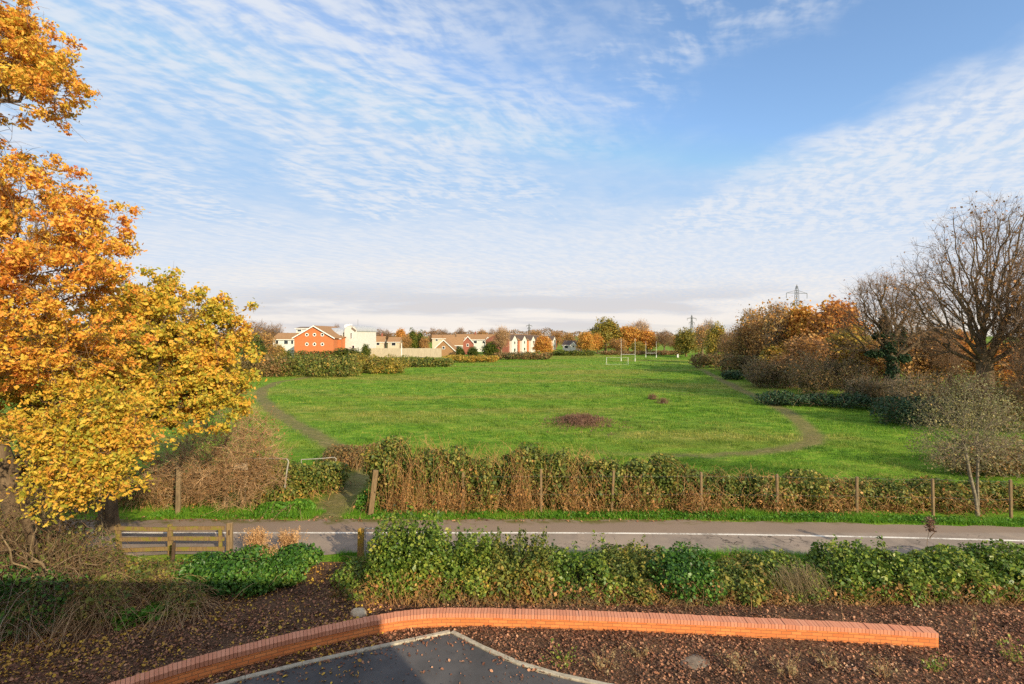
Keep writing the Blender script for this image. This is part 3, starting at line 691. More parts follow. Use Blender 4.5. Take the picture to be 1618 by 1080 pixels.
# ================================================================== timber and metal along the path
def loc_px(px_, py_): return G(px_, py_)
fr = loc_px(363, 876); FX1 = fr[0]; FY = fr[1]
fence = thing('post_and_rail_fence', 'mossy wooden post and rail fence beside the tarmac path under the yellow tree', 'fence', (FX1, FY, 0))
xs_posts = [0.0, -1.9, -3.55]
MB().box((0, 0, .5), (.17, .16, 1.06), .15, None, .02).obj('gate_post', M['post'], fence)
for k, xo in enumerate(xs_posts[1:]):
    MB().box((xo, 0, .48), (.13, .12, 1.0), .05, (0.02, -.03*k), .015).obj('fence_post', M['rail'], fence)
MB().box((-.28, -.03, .46), (.1, .09, .92), .1, (.03, .0), .012).obj('latch_post', M['rail'], fence)
for z0 in (.88, .55, .22):
    MB().box((-1.0, -.085, z0), (1.75, .045, .12), 0, (0, .012*rng.normal())).obj('rail', M['rail'], fence)
    MB().box((-2.75, -.087, z0-.02), (1.7, .045, .12), 0, (0, .02*rng.normal())).obj('rail', M['rail'], fence)
MB().box((.03, -.095, .74), (.03, .02, .16)).obj('latch', M['stake'], fence)
g = loc_px(279, 893)
o = MB().box((0, 0, .37), (.085, .08, .78), .2, (.03, .05), .012).obj('wooden_stake', M['stake']); o.location = (g[0], g[1]-.15, 0)
tag(o, 'short dark stake leaning beside the middle post of the mossy fence', 'stake')

g = loc_px(570, 884)
br = thing('path_barrier', 'lichen covered wooden post with a thin metal rail at the gap to the path', 'barrier', (g[0], g[1], 0))
MB().box((0, 0, .48), (.17, .16, 1.0), -.1, (0, .02), .02).obj('barrier_post', M['lichen_post'], br)
MB().box((1.0, .05, .44), (.12, .12, .92), .1, None, .015).obj('end_post', M['stake'], br)
m_ = MB(); m_.bar((.14, .0, -.02), (.14, .0, .98), .018); m_.bar((.14, .0, .98), (.96, .04, .95), .018); m_.bar((.96, .04, .95), (.96, .04, .3), .018); m_.bar((.14, 0, .55), (.96, .04, .52), .014)
m_.obj('tube_rail', M['metal'], br)

def tube_path(pts, r, name, parent, mat=None, sub=4):
    P, rr = smooth_path(np.array(pts, float), np.full(len(pts), r), sub)
    V, Fq = tubes([(P, rr)], lambda r: 7); return link(name, npmesh(name, V, [Fq], mat or M['metal'], True), parent)
g = loc_px(448, 797)
fb = thing('cycle_barrier', 'pale leaning tubular cycle barrier at the near end of the bramble clump by the trail', 'barrier', (g[0], g[1], 0), 0, 'tubular cycle barriers')
tube_path([(0, 0, -.05), (.05, 0, .7), (.13, 0, 1.35), (.2, 0, 1.75)], .033, 'upright', fb)
tube_path([(.2, 0, 1.7), (.19, 0, 1.82), (.1, 0, 1.9), (-.2, .02, 1.9), (-1.6, .05, 1.9)], .026, 'top_rail', fb)
tube_path([(-1.6, .05, -.05), (-1.62, .05, .9), (-1.6, .05, 1.9)], .026, 'upright', fb)
g = loc_px(526, 765)
fb = thing('cycle_barrier', 'thin grey tubular cycle barrier farther along the trail beside the grass', 'barrier', (g[0], g[1], 0), 0, 'tubular cycle barriers')
tube_path([(0, 0, -.05), (.05, 0, .5), (.12, 0, 1.0), (.16, 0, 1.22)], .022, 'upright', fb)
tube_path([(.16, 0, 1.2), (.02, 0, 1.27), (-.5, .0, 1.22), (-1.5, .03, 1.16)], .024, 'top_rail', fb)
tube_path([(-1.5, .03, -.05), (-1.5, .03, .6), (-1.5, .03, 1.16)], .022, 'upright', fb)

d = 20.6; sg = thing('notice_board', 'small weathered rectangular notice board half hidden in the brown twiggy shrub', 'sign', (XD(381, d), d, 0))
MB().box((0, .03, .95), (.07, .05, 1.9)).obj('board_post', M['post'], sg)
MB().box((0, -.02, 1.74), (.52, .03, .27)).obj('board_panel', M['sign'], sg)
d = 19.9; o = MB().box((0, 0, .95), (.16, .14, 1.95), .1, (0, .02), .02).obj('pale_post', M['bark_pale']); o.location = (XD(282, d), d, 0)
tag(o, 'tall pale wooden post standing at the foot of the brown twiggy shrub', 'post')

# wire fence along the far side of the path
wf = thing('wire_fence', 'wire fence on weathered wooden posts running along the bramble hedge', 'fence', (XD(855, 20.0), 20.0, 0))
x00 = XD(855, 20.0); posts = []
for px_, top, base in ((732, 745, 811), (855, 740, 812), (968, 742, 812), (1108, 745, 811), (1228, 748, 813), (1354, 752, 815), (1474, 755, 818), (1597, 757, 822)):
    dd = dist(base); X_ = XD(px_, dd); h = ZD(top, dd); posts.append((X_-x00, dd-20.0, h))
    MB().box((X_-x00, dd-20.0, h/2-.02), (.092, .09, h), .2*rng.normal(), (.02*rng.normal(), .025*rng.normal()), .015).obj('fence_post', M['post'], wf)
m_ = MB()
for z0 in (.8, 1.5):
    for a_, b_ in zip(posts[:-1], posts[1:]):
        m_.bar((a_[0], a_[1]-.06, z0), ((a_[0]+b_[0])/2, (a_[1]+b_[1])/2-.06, z0-.03), .0022, 4); m_.bar(((a_[0]+b_[0])/2, (a_[1]+b_[1])/2-.06, z0-.03), (b_[0], b_[1]-.06, z0), .0022, 4)
m_.obj('wire', M['steel'], wf)
g = loc_px(599, 809)
o = MB().box((0, 0, .86), (.19, .15, 1.86), 0, (0.02, .12), .02).obj('leaning_post', M['post']); o.location = (g[0]-.12, g[1]-.42, 0)
tag(o, 'thick leaning wooden post at the trail end of the bramble hedge', 'post')

# ================================================================== hedges and shrubs by the path
GH = 'bramble clumps forming the hedge along the far side of the path'
def hedge_clump(label, x0, x1, top, d=21.1, n=9000, size=.105, stems=520, seed=1, leaf=None, name='bramble_bush', group=GH, depth=1.0, stem=None, extra=()):
    X0, X1 = XD(x0, d), XD(x1, d); zt = ZD(top, d); w = X1-X0; nb = max(2, int(round(w/1.3))); bl = []
    for q in range(nb):
        hx = (q+.5)/nb*w-w/2; hh = zt*(.78+.36*rng.random())
        bl.append((hx, .1*rng.normal(), hh*.5, w/nb*.78, depth, hh*.52))
    for e in extra: bl.append(e)
    b = shrub(name, label, 'hedge', ((X0+X1)/2, d, 0), bl, int(n*1.45), size*.92, leaf or M['hedge_leaf'], 0, None, seed=seed, group=group, k=1.5, lump=.34, gap=-.3)
    # dead canes in loose drifts, arching every way, some leaning out of the face, and suckers over the top
    m = int(stems*.55); fx = (rng.random(m*3)-.5)*w*1.06; q = nz(np.c_[fx, np.full(len(fx), seed*3.1), 0*fx], 2.1, 17)+.4*rng.normal(size=len(fx)); fx = fx[np.argsort(-q)[:m]]
    fy = -depth*(.45+.6*rng.random(m)); h = zt*(.12+.72*rng.random(m)**1.3)*(.55+.45*np.sin(fx*1.9+seed)**2)
    St = np.c_[fx, fy, np.zeros(m)]; E = St+np.c_[.45*rng.normal(size=m), .35*rng.normal(size=m), h]
    sw = rng.random(m) < .45; St[sw, 2] = (.35+.5*rng.random(sw.sum()))*zt; E[sw, 2] = .5*rng.random(sw.sum()); E[sw, 1] -= .2
    link('bramble_canes', canes_mesh('bramble_canes', St, E, .0065, stem or M['cane'], .3), b)
    ml = m*4; jj = rng.integers(0, m, ml); tt = rng.random((ml, 1)); C = St[jj]*(1-tt)+E[jj]*tt+.12*rng.normal(size=(ml, 3)); C[:, 2] = np.abs(C[:, 2])
    link('dead_leaves', leaves_mesh('dead_leaves', C, .075, M['dead_hedge'], 'diamond', np.tile([0, -1., .3], (ml, 1)), .4), b)
    m2 = stems//6; E2 = np.c_[(rng.random(m2)-.5)*w, (rng.random(m2)-.5)*depth*1.6, zt*(.85+.25*rng.random(m2))]; S2 = E2*[1, .6, 0]+np.c_[.5*rng.normal(size=m2), 0*E2[:, 0], zt*.55*np.ones(m2)]
    link('sucker_canes', canes_mesh('sucker_canes', S2, E2, .006, M['cane'], .3), b)
    return b
hedge_clump('tallest dark bramble clump with brown dead canes behind the thick leaning post', 588, 705, 694, n=12500, stems=680, seed=31, depth=1.15)
hedge_clump('broad bramble clump with rusty canes left of the first upright fence post', 690, 830, 706, n=12000, stems=760, seed=32, depth=1.1)
hedge_clump('bramble clump with yellow tip leaves around the post before the bend of brown grass', 815, 950, 711, n=11000, stems=620, seed=33)
hedge_clump('mid height bramble clump behind the fence with green crown and dead base', 935, 1075, 726, n=10500, stems=560, seed=34)
hedge_clump('lower straw coloured bramble clump between two slim fence posts', 1060, 1215, 742, n=9500, stems=620, seed=35)
hedge_clump('thin low bramble clump with pale suckers and dry grass at its foot', 1200, 1345, 752, n=8000, stems=560, seed=36)
hedge_clump('low leafy bramble clump around the grey post near the silver birch', 1330, 1480, 757, n=8000, stems=420, seed=37)
hedge_clump('low shaded bramble clump at the foot of the silver birch', 1465, 1680, 762, n=9500, stems=420, seed=38)

# brambles left of the gap
bl = [(-1.1, .2, .8, 1.0, .9, .95), (.2, .5, .75, 1.0, 1.0, .85), (1.1, 1.6, .65, .9, 1.2, .75), (-.2, -.5, .35, 1.2, .6, .45)]
shrub('bramble_bush', 'dark green bramble clump around the tubular cycle barrier by the trail', 'bush', (XD(452, 21.6), 21.8, 0), bl, 13000, .1, M['hedge_leaf'], 260, M['cane'], seed=41, group=None)
bl = [(0, 0, .5, 1.3, .9, .75), (1.1, 1.2, .45, .9, .9, .6)]
shrub('bramble_bush', 'reddish brown bramble clump on the field edge beside the trail', 'bush', (XD(535, 26.5), 27.3, 0), bl, 5200, .09, M['scrub'], 420, M['cane_dark'], seed=42)
bl = [(-.5, 0, .16, .8, .35, .28), (.5, .05, .2, .7, .4, .32)]
shrub('nettle_patch', 'bright green nettle patch at the edge of the path beside the trail mouth', 'plant', (XD(455, 20.3), 20.3, 0), bl, 3800, .085, M['nettle_leaf'], 60, M['twig'], seed=43)
bl = [(0, 0, .3, .55, .5, .45), (.35, .5, .3, .5, .5, .4)]
shrub('nettle_patch', 'dark green nettle patch at the foot of the thick leaning post', 'plant', (XD(583, 20.6), 20.7, 0), bl, 2600, .09, M['nettle_leaf'], 40, M['twig'], seed=44)

# bare brown shrub under the yellow tree
d = 20.9; X0 = XD(355, d)
A, _ = in_blobs([(-.3, 0, 2.3, 2.0, 1.5, 1.7), (1.0, 0, 2.2, 1.3, 1.1, 1.6), (-1.8, .1, 1.4, 1.4, 1.2, 1.2), (.5, -.4, 1.1, 1.9, .9, 1.0)], 900, .8, .3, .9, 51)
hs = thing('hawthorn_shrub', 'bare twiggy brown shrub leaning over the path below the yellow oak', 'shrub', (X0, d, 0))
N, rad, D, paths = skeleton([(0, 0, -.05), (.05, 0, .35), (0, .05, .7)], A, .12, .006, .25)
V, Fq = tubes(paths, sides); link('branches', npmesh('branches', V, [Fq], M['bark_pale']), hs)
V, Fq, C = twigs_at(N[3:], D[3:], 8, .55, .006, 1.0, .05); link('twigs', npmesh('twigs', V, [Fq], M['cane_dry']), hs)
ii = rng.integers(0, len(C), 1900); link('leaves', leaves_mesh('leaves', C[ii]+.05*rng.normal(size=(1900, 3)), .055, M['brown_leaf']), hs)

# front hedge of the bed, between the soil and the path
GF = 'shrubs of the hedge between the leafy bed and the path'
def front(label, x0, x1, top, leaf, n=9000, size=.07, d=14.4, seed=1, name='hedge_shrub', depth=1.05, stems=110, stem=None, kind='diamond', up=0, extra_top=None, lump=.32, base=0, gap=-.4):
    X0, X1 = XD(x0, d), XD(x1, d); w = X1-X0; zt = ZD(top, d); nb = max(2, int(round(w/.75))); bl = []
    for q in range(nb):
        hx = (q+.5)/nb*w-w/2; hh = zt*(.84+.24*rng.random())
        bl.append((hx, .12*rng.normal(), hh*.5, w/nb*.8, depth, hh*.5)); bl.append((hx+.2*rng.normal(), -depth*.6, hh*.3, w/nb*.75, depth*.6, hh*.36))
    b = shrub(name, label, 'shrub', ((X0+X1)/2, d, 0), bl, n, size, leaf, stems, stem or M['cane_dark'], .006, kind, seed=seed, group=GF, k=1.9, lump=lump, gap=gap)
    m = int(130*w); fx = (rng.random(m)-.5)*w*1.05; St = np.c_[fx, -depth*(.8+.45*rng.random(m)), np.zeros(m)]; E = St+np.c_[.3*rng.normal(size=m), .3*rng.random(m)-.05, zt*(.08+.45*rng.random(m)**1.6)]
    sw = rng.random(m) < .5; E[sw, 2] *= .3; St[sw, 2] = zt*.4*rng.random(sw.sum()); St[sw, 1] += .3
    link('dead_stems', canes_mesh('dead_stems', St, E, .0045, M['thatch'] if seed % 2 else M['cane'], .3), b)
    ml = int(330*w); C = np.c_[(rng.random(ml)-.5)*w*1.05, -depth*(.75+.4*rng.random(ml)), zt*.5*rng.random(ml)**1.4+.02]
    link('low_leaves', leaves_mesh('low_leaves', C, size*.9, M['dead_hedge'], 'diamond', np.tile([0, -1., .4], (ml, 1)), .5), b)
    if up:      # upright leafy shoots on top
        m = up; sx_ = (rng.random(m)-.5)*w*.9; base_ = np.c_[sx_, (rng.random(m)-.6)*depth, zt*(.62+.2*rng.random(m))]; hh = (.3+.4*rng.random(m))*(1.6 if up > 65 else 1)
        tip = base_+np.c_[.06*rng.normal(size=m), .06*rng.normal(size=m), hh]
        q = 34; t = rng.random((m, q, 1)); C = (base_[:, None]*(1-t)+tip[:, None]*t+.04*rng.normal(size=(m, q, 3))).reshape(-1, 3)
        link('leafy_shoots_foliage', leaves_mesh('foliage', C, size*.9, leaf, kind, np.tile([0, 0, 1.], (len(C), 1)), .4), b)
    return b
front('low pale green bramble mound at the foot of the lichen covered barrier post', 545, 615, 893, M['privet_leaf'], 6500, seed=61, d=14.7)
front('tallest upright dark green shrub hiding the end of the metal rail', 596, 700, 838, M['privet_leaf'], 13000, .075, seed=62, up=70)
front('dark green shrub with thin upright shoots next to the tallest shrub', 690, 785, 853, M['privet_leaf'], 10500, .072, seed=63, up=60)
front('olive green shrub with one tuft reaching up to the white path line', 770, 872, 858, M['hedge_leaf'], 10500, .072, seed=64, up=46)
front('yellow green shrub with dead brown stems hanging at its base', 858, 962, 874, M['privet_leaf'], 9800, .07, seed=65, up=16)
front('flat topped green shrub before the rounded mound in the hedge', 950, 1046, 876, M['hedge_leaf'], 9000, .07, seed=66, up=16)
front('rounded dense mound of small green leaves in the hedge', 1030, 1115, 864, M['ivy_leaf'], 9500, .068, seed=67)
front('brown and green fern tangle sloping down beside the rounded mound', 1100, 1215, 886, M['hedge_leaf'], 9500, .075, seed=68, stem=M['cane'])
front('mossy shrub hung with grey dead grass below the bright verge', 1195, 1320, 888, M['privet_leaf'], 10500, .065, seed=69, stems=160)
front('dark leaved shrub rising above the verge beside the dead grass curtain', 1300, 1418, 866, M['privet_leaf'], 10500, .078, seed=70, up=14)
front('leafy bramble shrub around the tall dead flower stalk', 1405, 1520, 866, M['privet_leaf'], 10500, .078, seed=71)
front('dark green shrub closing the hedge at its far end', 1505, 1720, 868, M['privet_leaf'], 14000, .085, seed=72)
# hanging dead grass
d = 13.7; X0 = XD(1262, d); m = 330; fx = .42*rng.normal(size=m)
E = np.c_[fx+.12*rng.normal(size=m), -.1-.45*rng.random(m), .04+.35*rng.random(m)]; St = E+np.c_[.12*rng.normal(size=m), .3+.3*rng.random(m), (.22+.36*rng.random(m))*np.exp(-.4*fx**2)]
o = link('dead_grass_curtain', canes_mesh('dead_grass_curtain', St, E, .0045, M['thatch'], .25)); o.location = (X0, d, 0)
tag(o, 'curtain of grey dead grass hanging down the bank of the hedge', 'grass clump')
g = np.array([XD(1467, 15.4), 15.4, 0]); st_ = thing('dead_flower_stalk', 'tall dead flower stalk with a brown seed head above the hedge by the path', 'plant', g)
link('stalk', canes_mesh('stalk', np.array([[0, 0, 0.], [.02, 0, .9]]), np.array([[.05, 0, 1.45], [.16, 0, 1.3]]), .012, M['cane_dark'], .05), st_)
C = np.c_[.05+.07*rng.normal(size=500), .05*rng.normal(size=500), 1.12+.42*rng.random(500)]; link('seed_head', leaves_mesh('seed_head', C, .04, M['dock']), st_)

# left bank: ivy, brambles and rank stems beneath the orange oak
bl = [(-1.3, .1, .28, 1.0, .7, .42), (.1, .2, .36, 1.1, .8, .5), (1.2, .4, .42, .9, .7, .5), (0, -.6, .25, 1.4, .6, .35), (1.3, -.1, .3, .6, .6, .42)]
shrub('ivy_mound', 'glossy green ivy mound on the bank below the end post of the mossy fence', 'bush', (XD(385, 14.4), 14.6, 0), bl, 16000, .075, M['ivy_leaf'], 60, M['cane_dark'], seed=81, kind='fold')
bl = [(0, 0, .4, 1.3, .9, .6), (-1.6, .3, .75, 1.4, 1.0, 1.0), (.9, .5, .3, .9, .6, .42), (-3.0, .4, 1.1, 1.2, 1, 1.5)]
shrub('bramble_thicket', 'tangle of brown bramble canes on the bank left of the ivy mound', 'bush', (XD(170, 13.8), 13.9, 0), bl, 9000, .075, M['hedge_leaf'], 2000, M['cane_dark'], .0065, seed=82, gap=-.1)
bl = [(0, 0, .5, 1.2, .9, .8), (-1.4, -.2, .75, 1.2, 1.0, 1.1), (-2.6, -.4, .9, 1.3, 1.2, 1.4)]
shrub('bramble_thicket', 'dark leafy undergrowth around the foot of the orange oak', 'bush', (XD(70, 12.8), 12.4, 0), bl, 8500, .08, M['ivy_leaf'], 900, M['twig_grey'], .0065, seed=83, gap=-.2)
bl = [(0, 0, 1.0, 1.6, .9, 1.1), (-2.2, .2, 1.2, 1.6, 1.0, 1.3), (1.7, -.4, .35, 1.0, .5, .5)]
shrub('bramble_thicket', 'olive scrub of thin grey stems behind the mossy fence rails', 'bush', (XD(70, 15.5), 15.3, 0), bl, 9000, .075, M['scrub'], 1100, M['twig_grey'], .007, seed=84)
bl = [(0, 0, .8, 2.6, 1.2, 1.2), (-3.4, .4, 1.1, 2.6, 1.4, 1.6), (2.4, .2, .6, 1.6, 1.0, .8)]
shrub('bramble_thicket', 'brown thicket across the path below the yellow oak', 'bush', (XD(200, 21.2), 21.4, 0), bl, 11000, .09, M['scrub'], 900, M['cane'], .008, seed=85)
bl = [(0, 0, .15, .28, .25, .2), (.5, .3, .15, .3, .25, .22)]
shrub('weed_clump', 'small bright green weed clump on the leaf strewn bank', 'plant', (XD(205, 12.4), 12.3, 0), bl, 700, .09, M['nettle_leaf'], 12, M['twig'], seed=86)
b_ = np.array([XD(62, 13.0), 13.0, 0])
tree('elder_shrub', 'leafless grey elder stems tangled before the trunk of the orange oak', 'shrub', b_, [(0, 0, -.05), (.05, 0, .4), (0, .1, .9)], [(-.4, 0, 1.7, 1.3, .8, 1.4, 2), (.9, .1, 1.0, .9, .7, .8), (-1.6, .1, 1.4, 1.0, .7, 1.2)], .06, .005, 420, M['bark_pale'], None, 0, .1, .1, 'diamond', M['twig'], (4, .5, .004), .35, .9, .4, 1.2, 88)
bl = [(.2, 0, .3, .9, .6, .45), (-1.2, -.2, .36, .9, .6, .55), (-2.5, -.5, .45, 1.0, .7, .65)]
shrub('bramble_thicket', 'low brown brush of dead canes on the leaf strewn bank nearest the wall', 'bush', (XD(250, 12.8), 12.9, 0), bl, 5200, .07, M['hedge_leaf'], 1700, M['cane_dry'], .005, seed=89, gap=-.1)
GP = 'pale dry grass plumes beside the path'
for px_, py_, h, lb in ((405, 885, .95, 'broad pale dry grass plume next to the end post of the mossy fence'), (458, 884, .88, 'slim pale dry grass plume nearest the trail mouth'), (424, 905, .75, 'short dry grass plume growing out of the ivy mound')):
    g = loc_px(px_, py_); t_ = thing('dry_grass', lb, 'grass clump', (g[0], g[1], 0), 0, GP); m = 120
    a = rng.normal(size=(m, 2)); St = np.c_[a*.08, np.zeros(m)]; E = np.c_[a*[.2, .15], h*(.75+.35*rng.random(m))]
    link('stems', canes_mesh('stems', St, E, .0035, M['straw'], .03), t_)
    q = 26; tt = .5+.5*rng.random((m, q, 1)); C = (St[:, None]*(1-tt)+E[:, None]*tt+.022*rng.normal(size=(m, q, 3))).reshape(-1, 3)
    link('plumes', leaves_mesh('plumes', C, .03, M['straw'], 'diamond', np.tile([0, 0, 1.], (len(C), 1)), .3), t_)

# weeds in the leafy bed
GW = 'thin dry weeds growing in the leafy bed'
WP = [(893, 1052, .42, 'dry weed tuft near the curved kerb in the leafy bed'), (955, 1062, .5, 'pale forked weed in the bed below the middle of the wall'), (1010, 1040, .3, 'small weed left of the flat grey slab'),
      (1160, 1062, .45, 'dry weed tuft just right of the flat grey slab'), (1245, 1070, .5, 'tall leaning weed among dark bark chips'), (1310, 1055, .42, 'wispy weed near the straight stretch of the wall'),
      (1395, 1072, .5, 'many stemmed weed in front of the wall end'), (1480, 1065, .4, 'greenish weed in front of the square wall end'), (1535, 1010, .75, 'single tall stalk standing beyond the square wall end'), (1600, 1050, .5, 'green sprig at the far corner of the bed')]
for px_, py_, h, lb in WP:
    g = loc_px(px_, py_); t_ = thing('dry_weed', lb, 'weed', (g[0], g[1], 0), 0, GW); m = 3 if h > .7 else 16
    a = rng.normal(size=(m, 2)); St = np.c_[a*.04, np.zeros(m)]; E = np.c_[a*[.22, .14]*(1 if m > 3 else .2), h*(.5+.6*rng.random(m))]
    link('stems', canes_mesh('stems', St, E, .0035, M['straw'], .1), t_)
    tt = .25+.75*rng.random((m, 9, 1)); C = (St[:, None]*(1-tt)+E[:, None]*tt+.03*rng.normal(size=(m, 9, 3))).reshape(-1, 3)
    link('leaves', leaves_mesh('leaves', C, .045, M['privet_leaf'] if px_ in (1480, 1600, 893) else M['thatch']), t_)

# ------------------------------------------------------------------ ground cover nobody could count
def scatter(n, x0, x1, y0, y1): return np.c_[x0+(x1-x0)*rng.random(n), y0+(y1-y0)*rng.random(n)]
wall_c = wl
park = [tuple(p[:2]) for p in pts]
wallpoly = [tuple(p) for p in wl]+[tuple(p) for p in offset(wl, TH)[::-1]]
def litter(name, n, size, mat, region, dens, kind='fold', zoff=.02):
    P = scatter(n, *region); P = P[~in_poly(P, wallpoly)]; pk = in_poly(P, park); w = dens(P, pk); P = P[rng.random(len(P)) < w]; pk = in_poly(P, park)
    z = np.where(pk, .068, soil_z(P)+zoff*rng.random(len(P)))
    tag(link(name, leaves_mesh(name, np.c_[P, z+.012], size, mat, kind, np.tile([0, 0, 1.], (len(P), 1)), 1.4)), kind='stuff')
def dk(P): return line_dist(P, np.array(kl+kr[1:]))
def dens1(P, pk):
    Q = np.c_[P, 0*P[:, 0]]; n = .7*nz(Q, .9, 77)+.6*nz(Q, 3.2, 79)
    w = np.where(pk, .035+.35*np.exp(-dk(P)/.22)*(n > -.2), np.clip(.62+.5*n, .08, 1))
    w = np.where(~pk & (P[:, 1] > 12.9), .42+.25*n, w); return w
litter('fallen_leaves', 120000, .043, M['litter'], (-14, 20, 8.5, 14.5), dens1)
litter('bark_chips', 26000, .045, M['chip'], (-2, 22, 9, 14.6), lambda P, pk: np.where(pk, 0, .9), 'diamond')
litter('golden_fallen_leaves', 22000, .052, M['litter_gold'], (-16, -3, 10.2, 15.8), lambda P, pk: np.where(pk, .1, .75*np.clip(.55+.5*nz(np.c_[P, 0*P[:, 0]], .7, 78), 0, 1)))
P = scatter(26, XD(130, 13), XD(330, 13), 12.2, 13.6); tag(link('large_yellow_leaves', leaves_mesh('large_yellow_leaves', np.c_[P, .1+.12*rng.random(26)], .12, M['yellow_leaf'], 'fold', np.tile([0, -.4, 1.], (26, 1)), 2.5)), kind='stuff')
# leaves blown along the path edge
P = scatter(1700, -16, 20, 19.2, 19.75); tag(link('path_edge_leaves', leaves_mesh('path_edge_leaves', np.c_[P, np.full(len(P), .045)], .055, M['litter'], 'diamond', np.tile([0, 0, 1.], (len(P), 1)), 2)), kind='stuff')

# field grass: tufts thinning and coarsening with distance
bands = [(20.4, 34, 42000, .105, .02), (34, 60, 46000, .13, .032), (60, 105, 40000, .15, .06), (105, 185, 26000, .17, .12)]
PP, HH, WW, SP = [], [], [], []
for y0, y1, n, h, w in bands:
    yy = np.sqrt(y0**2+(y1**2-y0**2)*rng.random(n)); xx = (rng.random(n)*2-1)*yy*1.03
    xx = np.where(xx > yy*.97, yy*.9*rng.random(n), xx); P = np.c_[xx, yy]
    ok = (worn(P) < .3+.4*rng.random(len(P))) & (xx > -.62*yy) & (nz(np.c_[P*[1, .6], 0*xx], 1.1, 91) > -.75+.5*rng.random(n)-.2); P = P[ok]
    k = 1+.9*nz(np.c_[P*[.7, 1], 0*P[:, 0]], 1.1, 92); PP.append(np.c_[P, relief(P)]); HH.append(h*k.clip(.3, 1.9)); WW.append(np.full(len(P), w)); SP.append(np.full(len(P), w*3.5))
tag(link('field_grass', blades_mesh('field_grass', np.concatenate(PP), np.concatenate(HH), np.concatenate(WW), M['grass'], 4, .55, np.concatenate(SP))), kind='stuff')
# verges
def verge(name, n, x0, x1, ya, yb, h, mat, w=.014, cond=None, per=5):
    P = scatter(n, x0, x1, 0, 1); yl = yline(P[:, 0]); P[:, 1] = yl+ya+(yb-ya)*P[:, 1]
    P = P[np.abs(P[:, 0]+7.15+(P[:, 1]-19.5)*-.35) > .55]
    if cond is not None: P = P[cond(P)]
    hh = h*(1+.6*nz(np.c_[P, 0*P[:, 0]], 1.3, 93)).clip(.35, 2)
    tag(link(name, blades_mesh(name, np.c_[P, np.full(len(P), .0)], hh, w, mat, per, .6, .06)), kind='stuff')
verge('verge_grass', 9500, -14, 24, 1.42, 2.25, .15, M['verge'])
P = scatter(15000, -14, 24, 0, 1); P[:, 1] = yline(P[:, 0])+1.45+.6*P[:, 1]; P = P[np.abs(P[:, 0]+7.2) > .7]; q = nz(np.c_[P, 0*P[:, 0]], 1.0, 95); P = P[q > -.3]
tag(link('verge_weeds', leaves_mesh('verge_weeds', np.c_[P, .03+.16*rng.random(len(P))*(.6+.5*nz(np.c_[P, 0*P[:, 0]], 1.0, 95)).clip(.2, 1.4)], .07, M['nettle_leaf'], 'diamond', np.tile([0, 0, 1.], (len(P), 1)), .6)), kind='stuff')
verge('bank_grass', 14000, 4.6, 24, -3.2, -1.72, .2, M['verge'])
verge('bank_edge_grass', 3000, -5.5, 5.5, -2.3, -1.72, .14, M['verge'])

# ================================================================== the near oaks on the left
def pb(px_, py_, d, rx, ry, rd, base, w=1):   # ellipsoid seen at that place and distance, local to base
    return (XD(px_, d)-base[0], d-base[1], ZD(py_, d), rx*d/F, rd, ry*d/F, w)
b0 = np.array([XD(38, 14.6), 14.6, 0])
bl = [pb(25, 100, 12.6, 78, 82, 1.1, b0, 1.3), pb(-60, 50, 12.5, 85, 110, 1.6, b0), pb(75, 150, 12.4, 42, 45, .6, b0, .8), pb(-70, 240, 13, 80, 100, 1.6, b0), pb(30, 335, 12.8, 72, 72, 1.2, b0, 1.3), pb(95, 390, 12.6, 78, 70, 1.1, b0, 1.4), pb(40, 450, 12.2, 110, 80, 1.4, b0, 1.5),
      pb(-110, 400, 13, 110, 150, 2.0, b0), pb(90, 540, 12.6, 100, 62, 1.1, b0, 1.4), pb(20, 560, 11.6, 70, 50, .9, b0, 1), pb(-120, 560, 13, 100, 110, 2.0, b0), pb(150, 440, 12.8, 46, 50, .8, b0, 1), pb(150, 350, 12.8, 26, 22, .4, b0, .5)]
tree('oak_tree', 'tall oak with bright orange autumn leaves at the near end of the fence', 'tree', b0,
     [(0, 0, -.1), (-.08, -.1, 1.2), (.05, -.3, 2.4), (-.1, -.6, 3.6), (-.25, -.9, 4.9), (-.4, -1.2, 6.4), (-.6, -1.5, 8)], bl, .3, .007, 1500, M['bark'], M['orange_leaf'], 92000, .08, .1, 'lobed', M['twig'],
     (3, .5, .006), .35, .9, .38, 1.5, 101, None, .25, gap=(1.7, -.28))
bl = [pb(115, 715, 12.0, 72, 36, .7, b0), pb(60, 690, 11.8, 50, 38, .7, b0), pb(185, 705, 12.4, 48, 32, .6, b0), pb(95, 775, 11.7, 40, 26, .5, b0), pb(165, 750, 12.0, 48, 24, .5, b0), pb(150, 645, 12.4, 70, 36, .7, b0)]
b1 = np.array([XD(62, 14.0), 14.0, 0]); bl = [(x+b0[0]-b1[0], y+b0[1]-b1[1], z, a, b, c, w) for x, y, z, a, b, c, w in bl]
tree('oak_sapling', 'young oak with yellow green leaves hanging low in front of the dark undergrowth', 'tree', b1,
     [(0, 0, -.1), (.1, -.2, 1.0), (.25, -.6, 2.0), (.5, -1.0, 3.0)], bl, .11, .006, 420, M['bark'], M['yellow_leaf'], 15000, .08, .09, 'lobed', M['twig'], (3, .38, .005), .3, .9, .4, 1.8, 102, None, .25)
b2 = np.array([XD(170, 18.2), 18.2, 0])
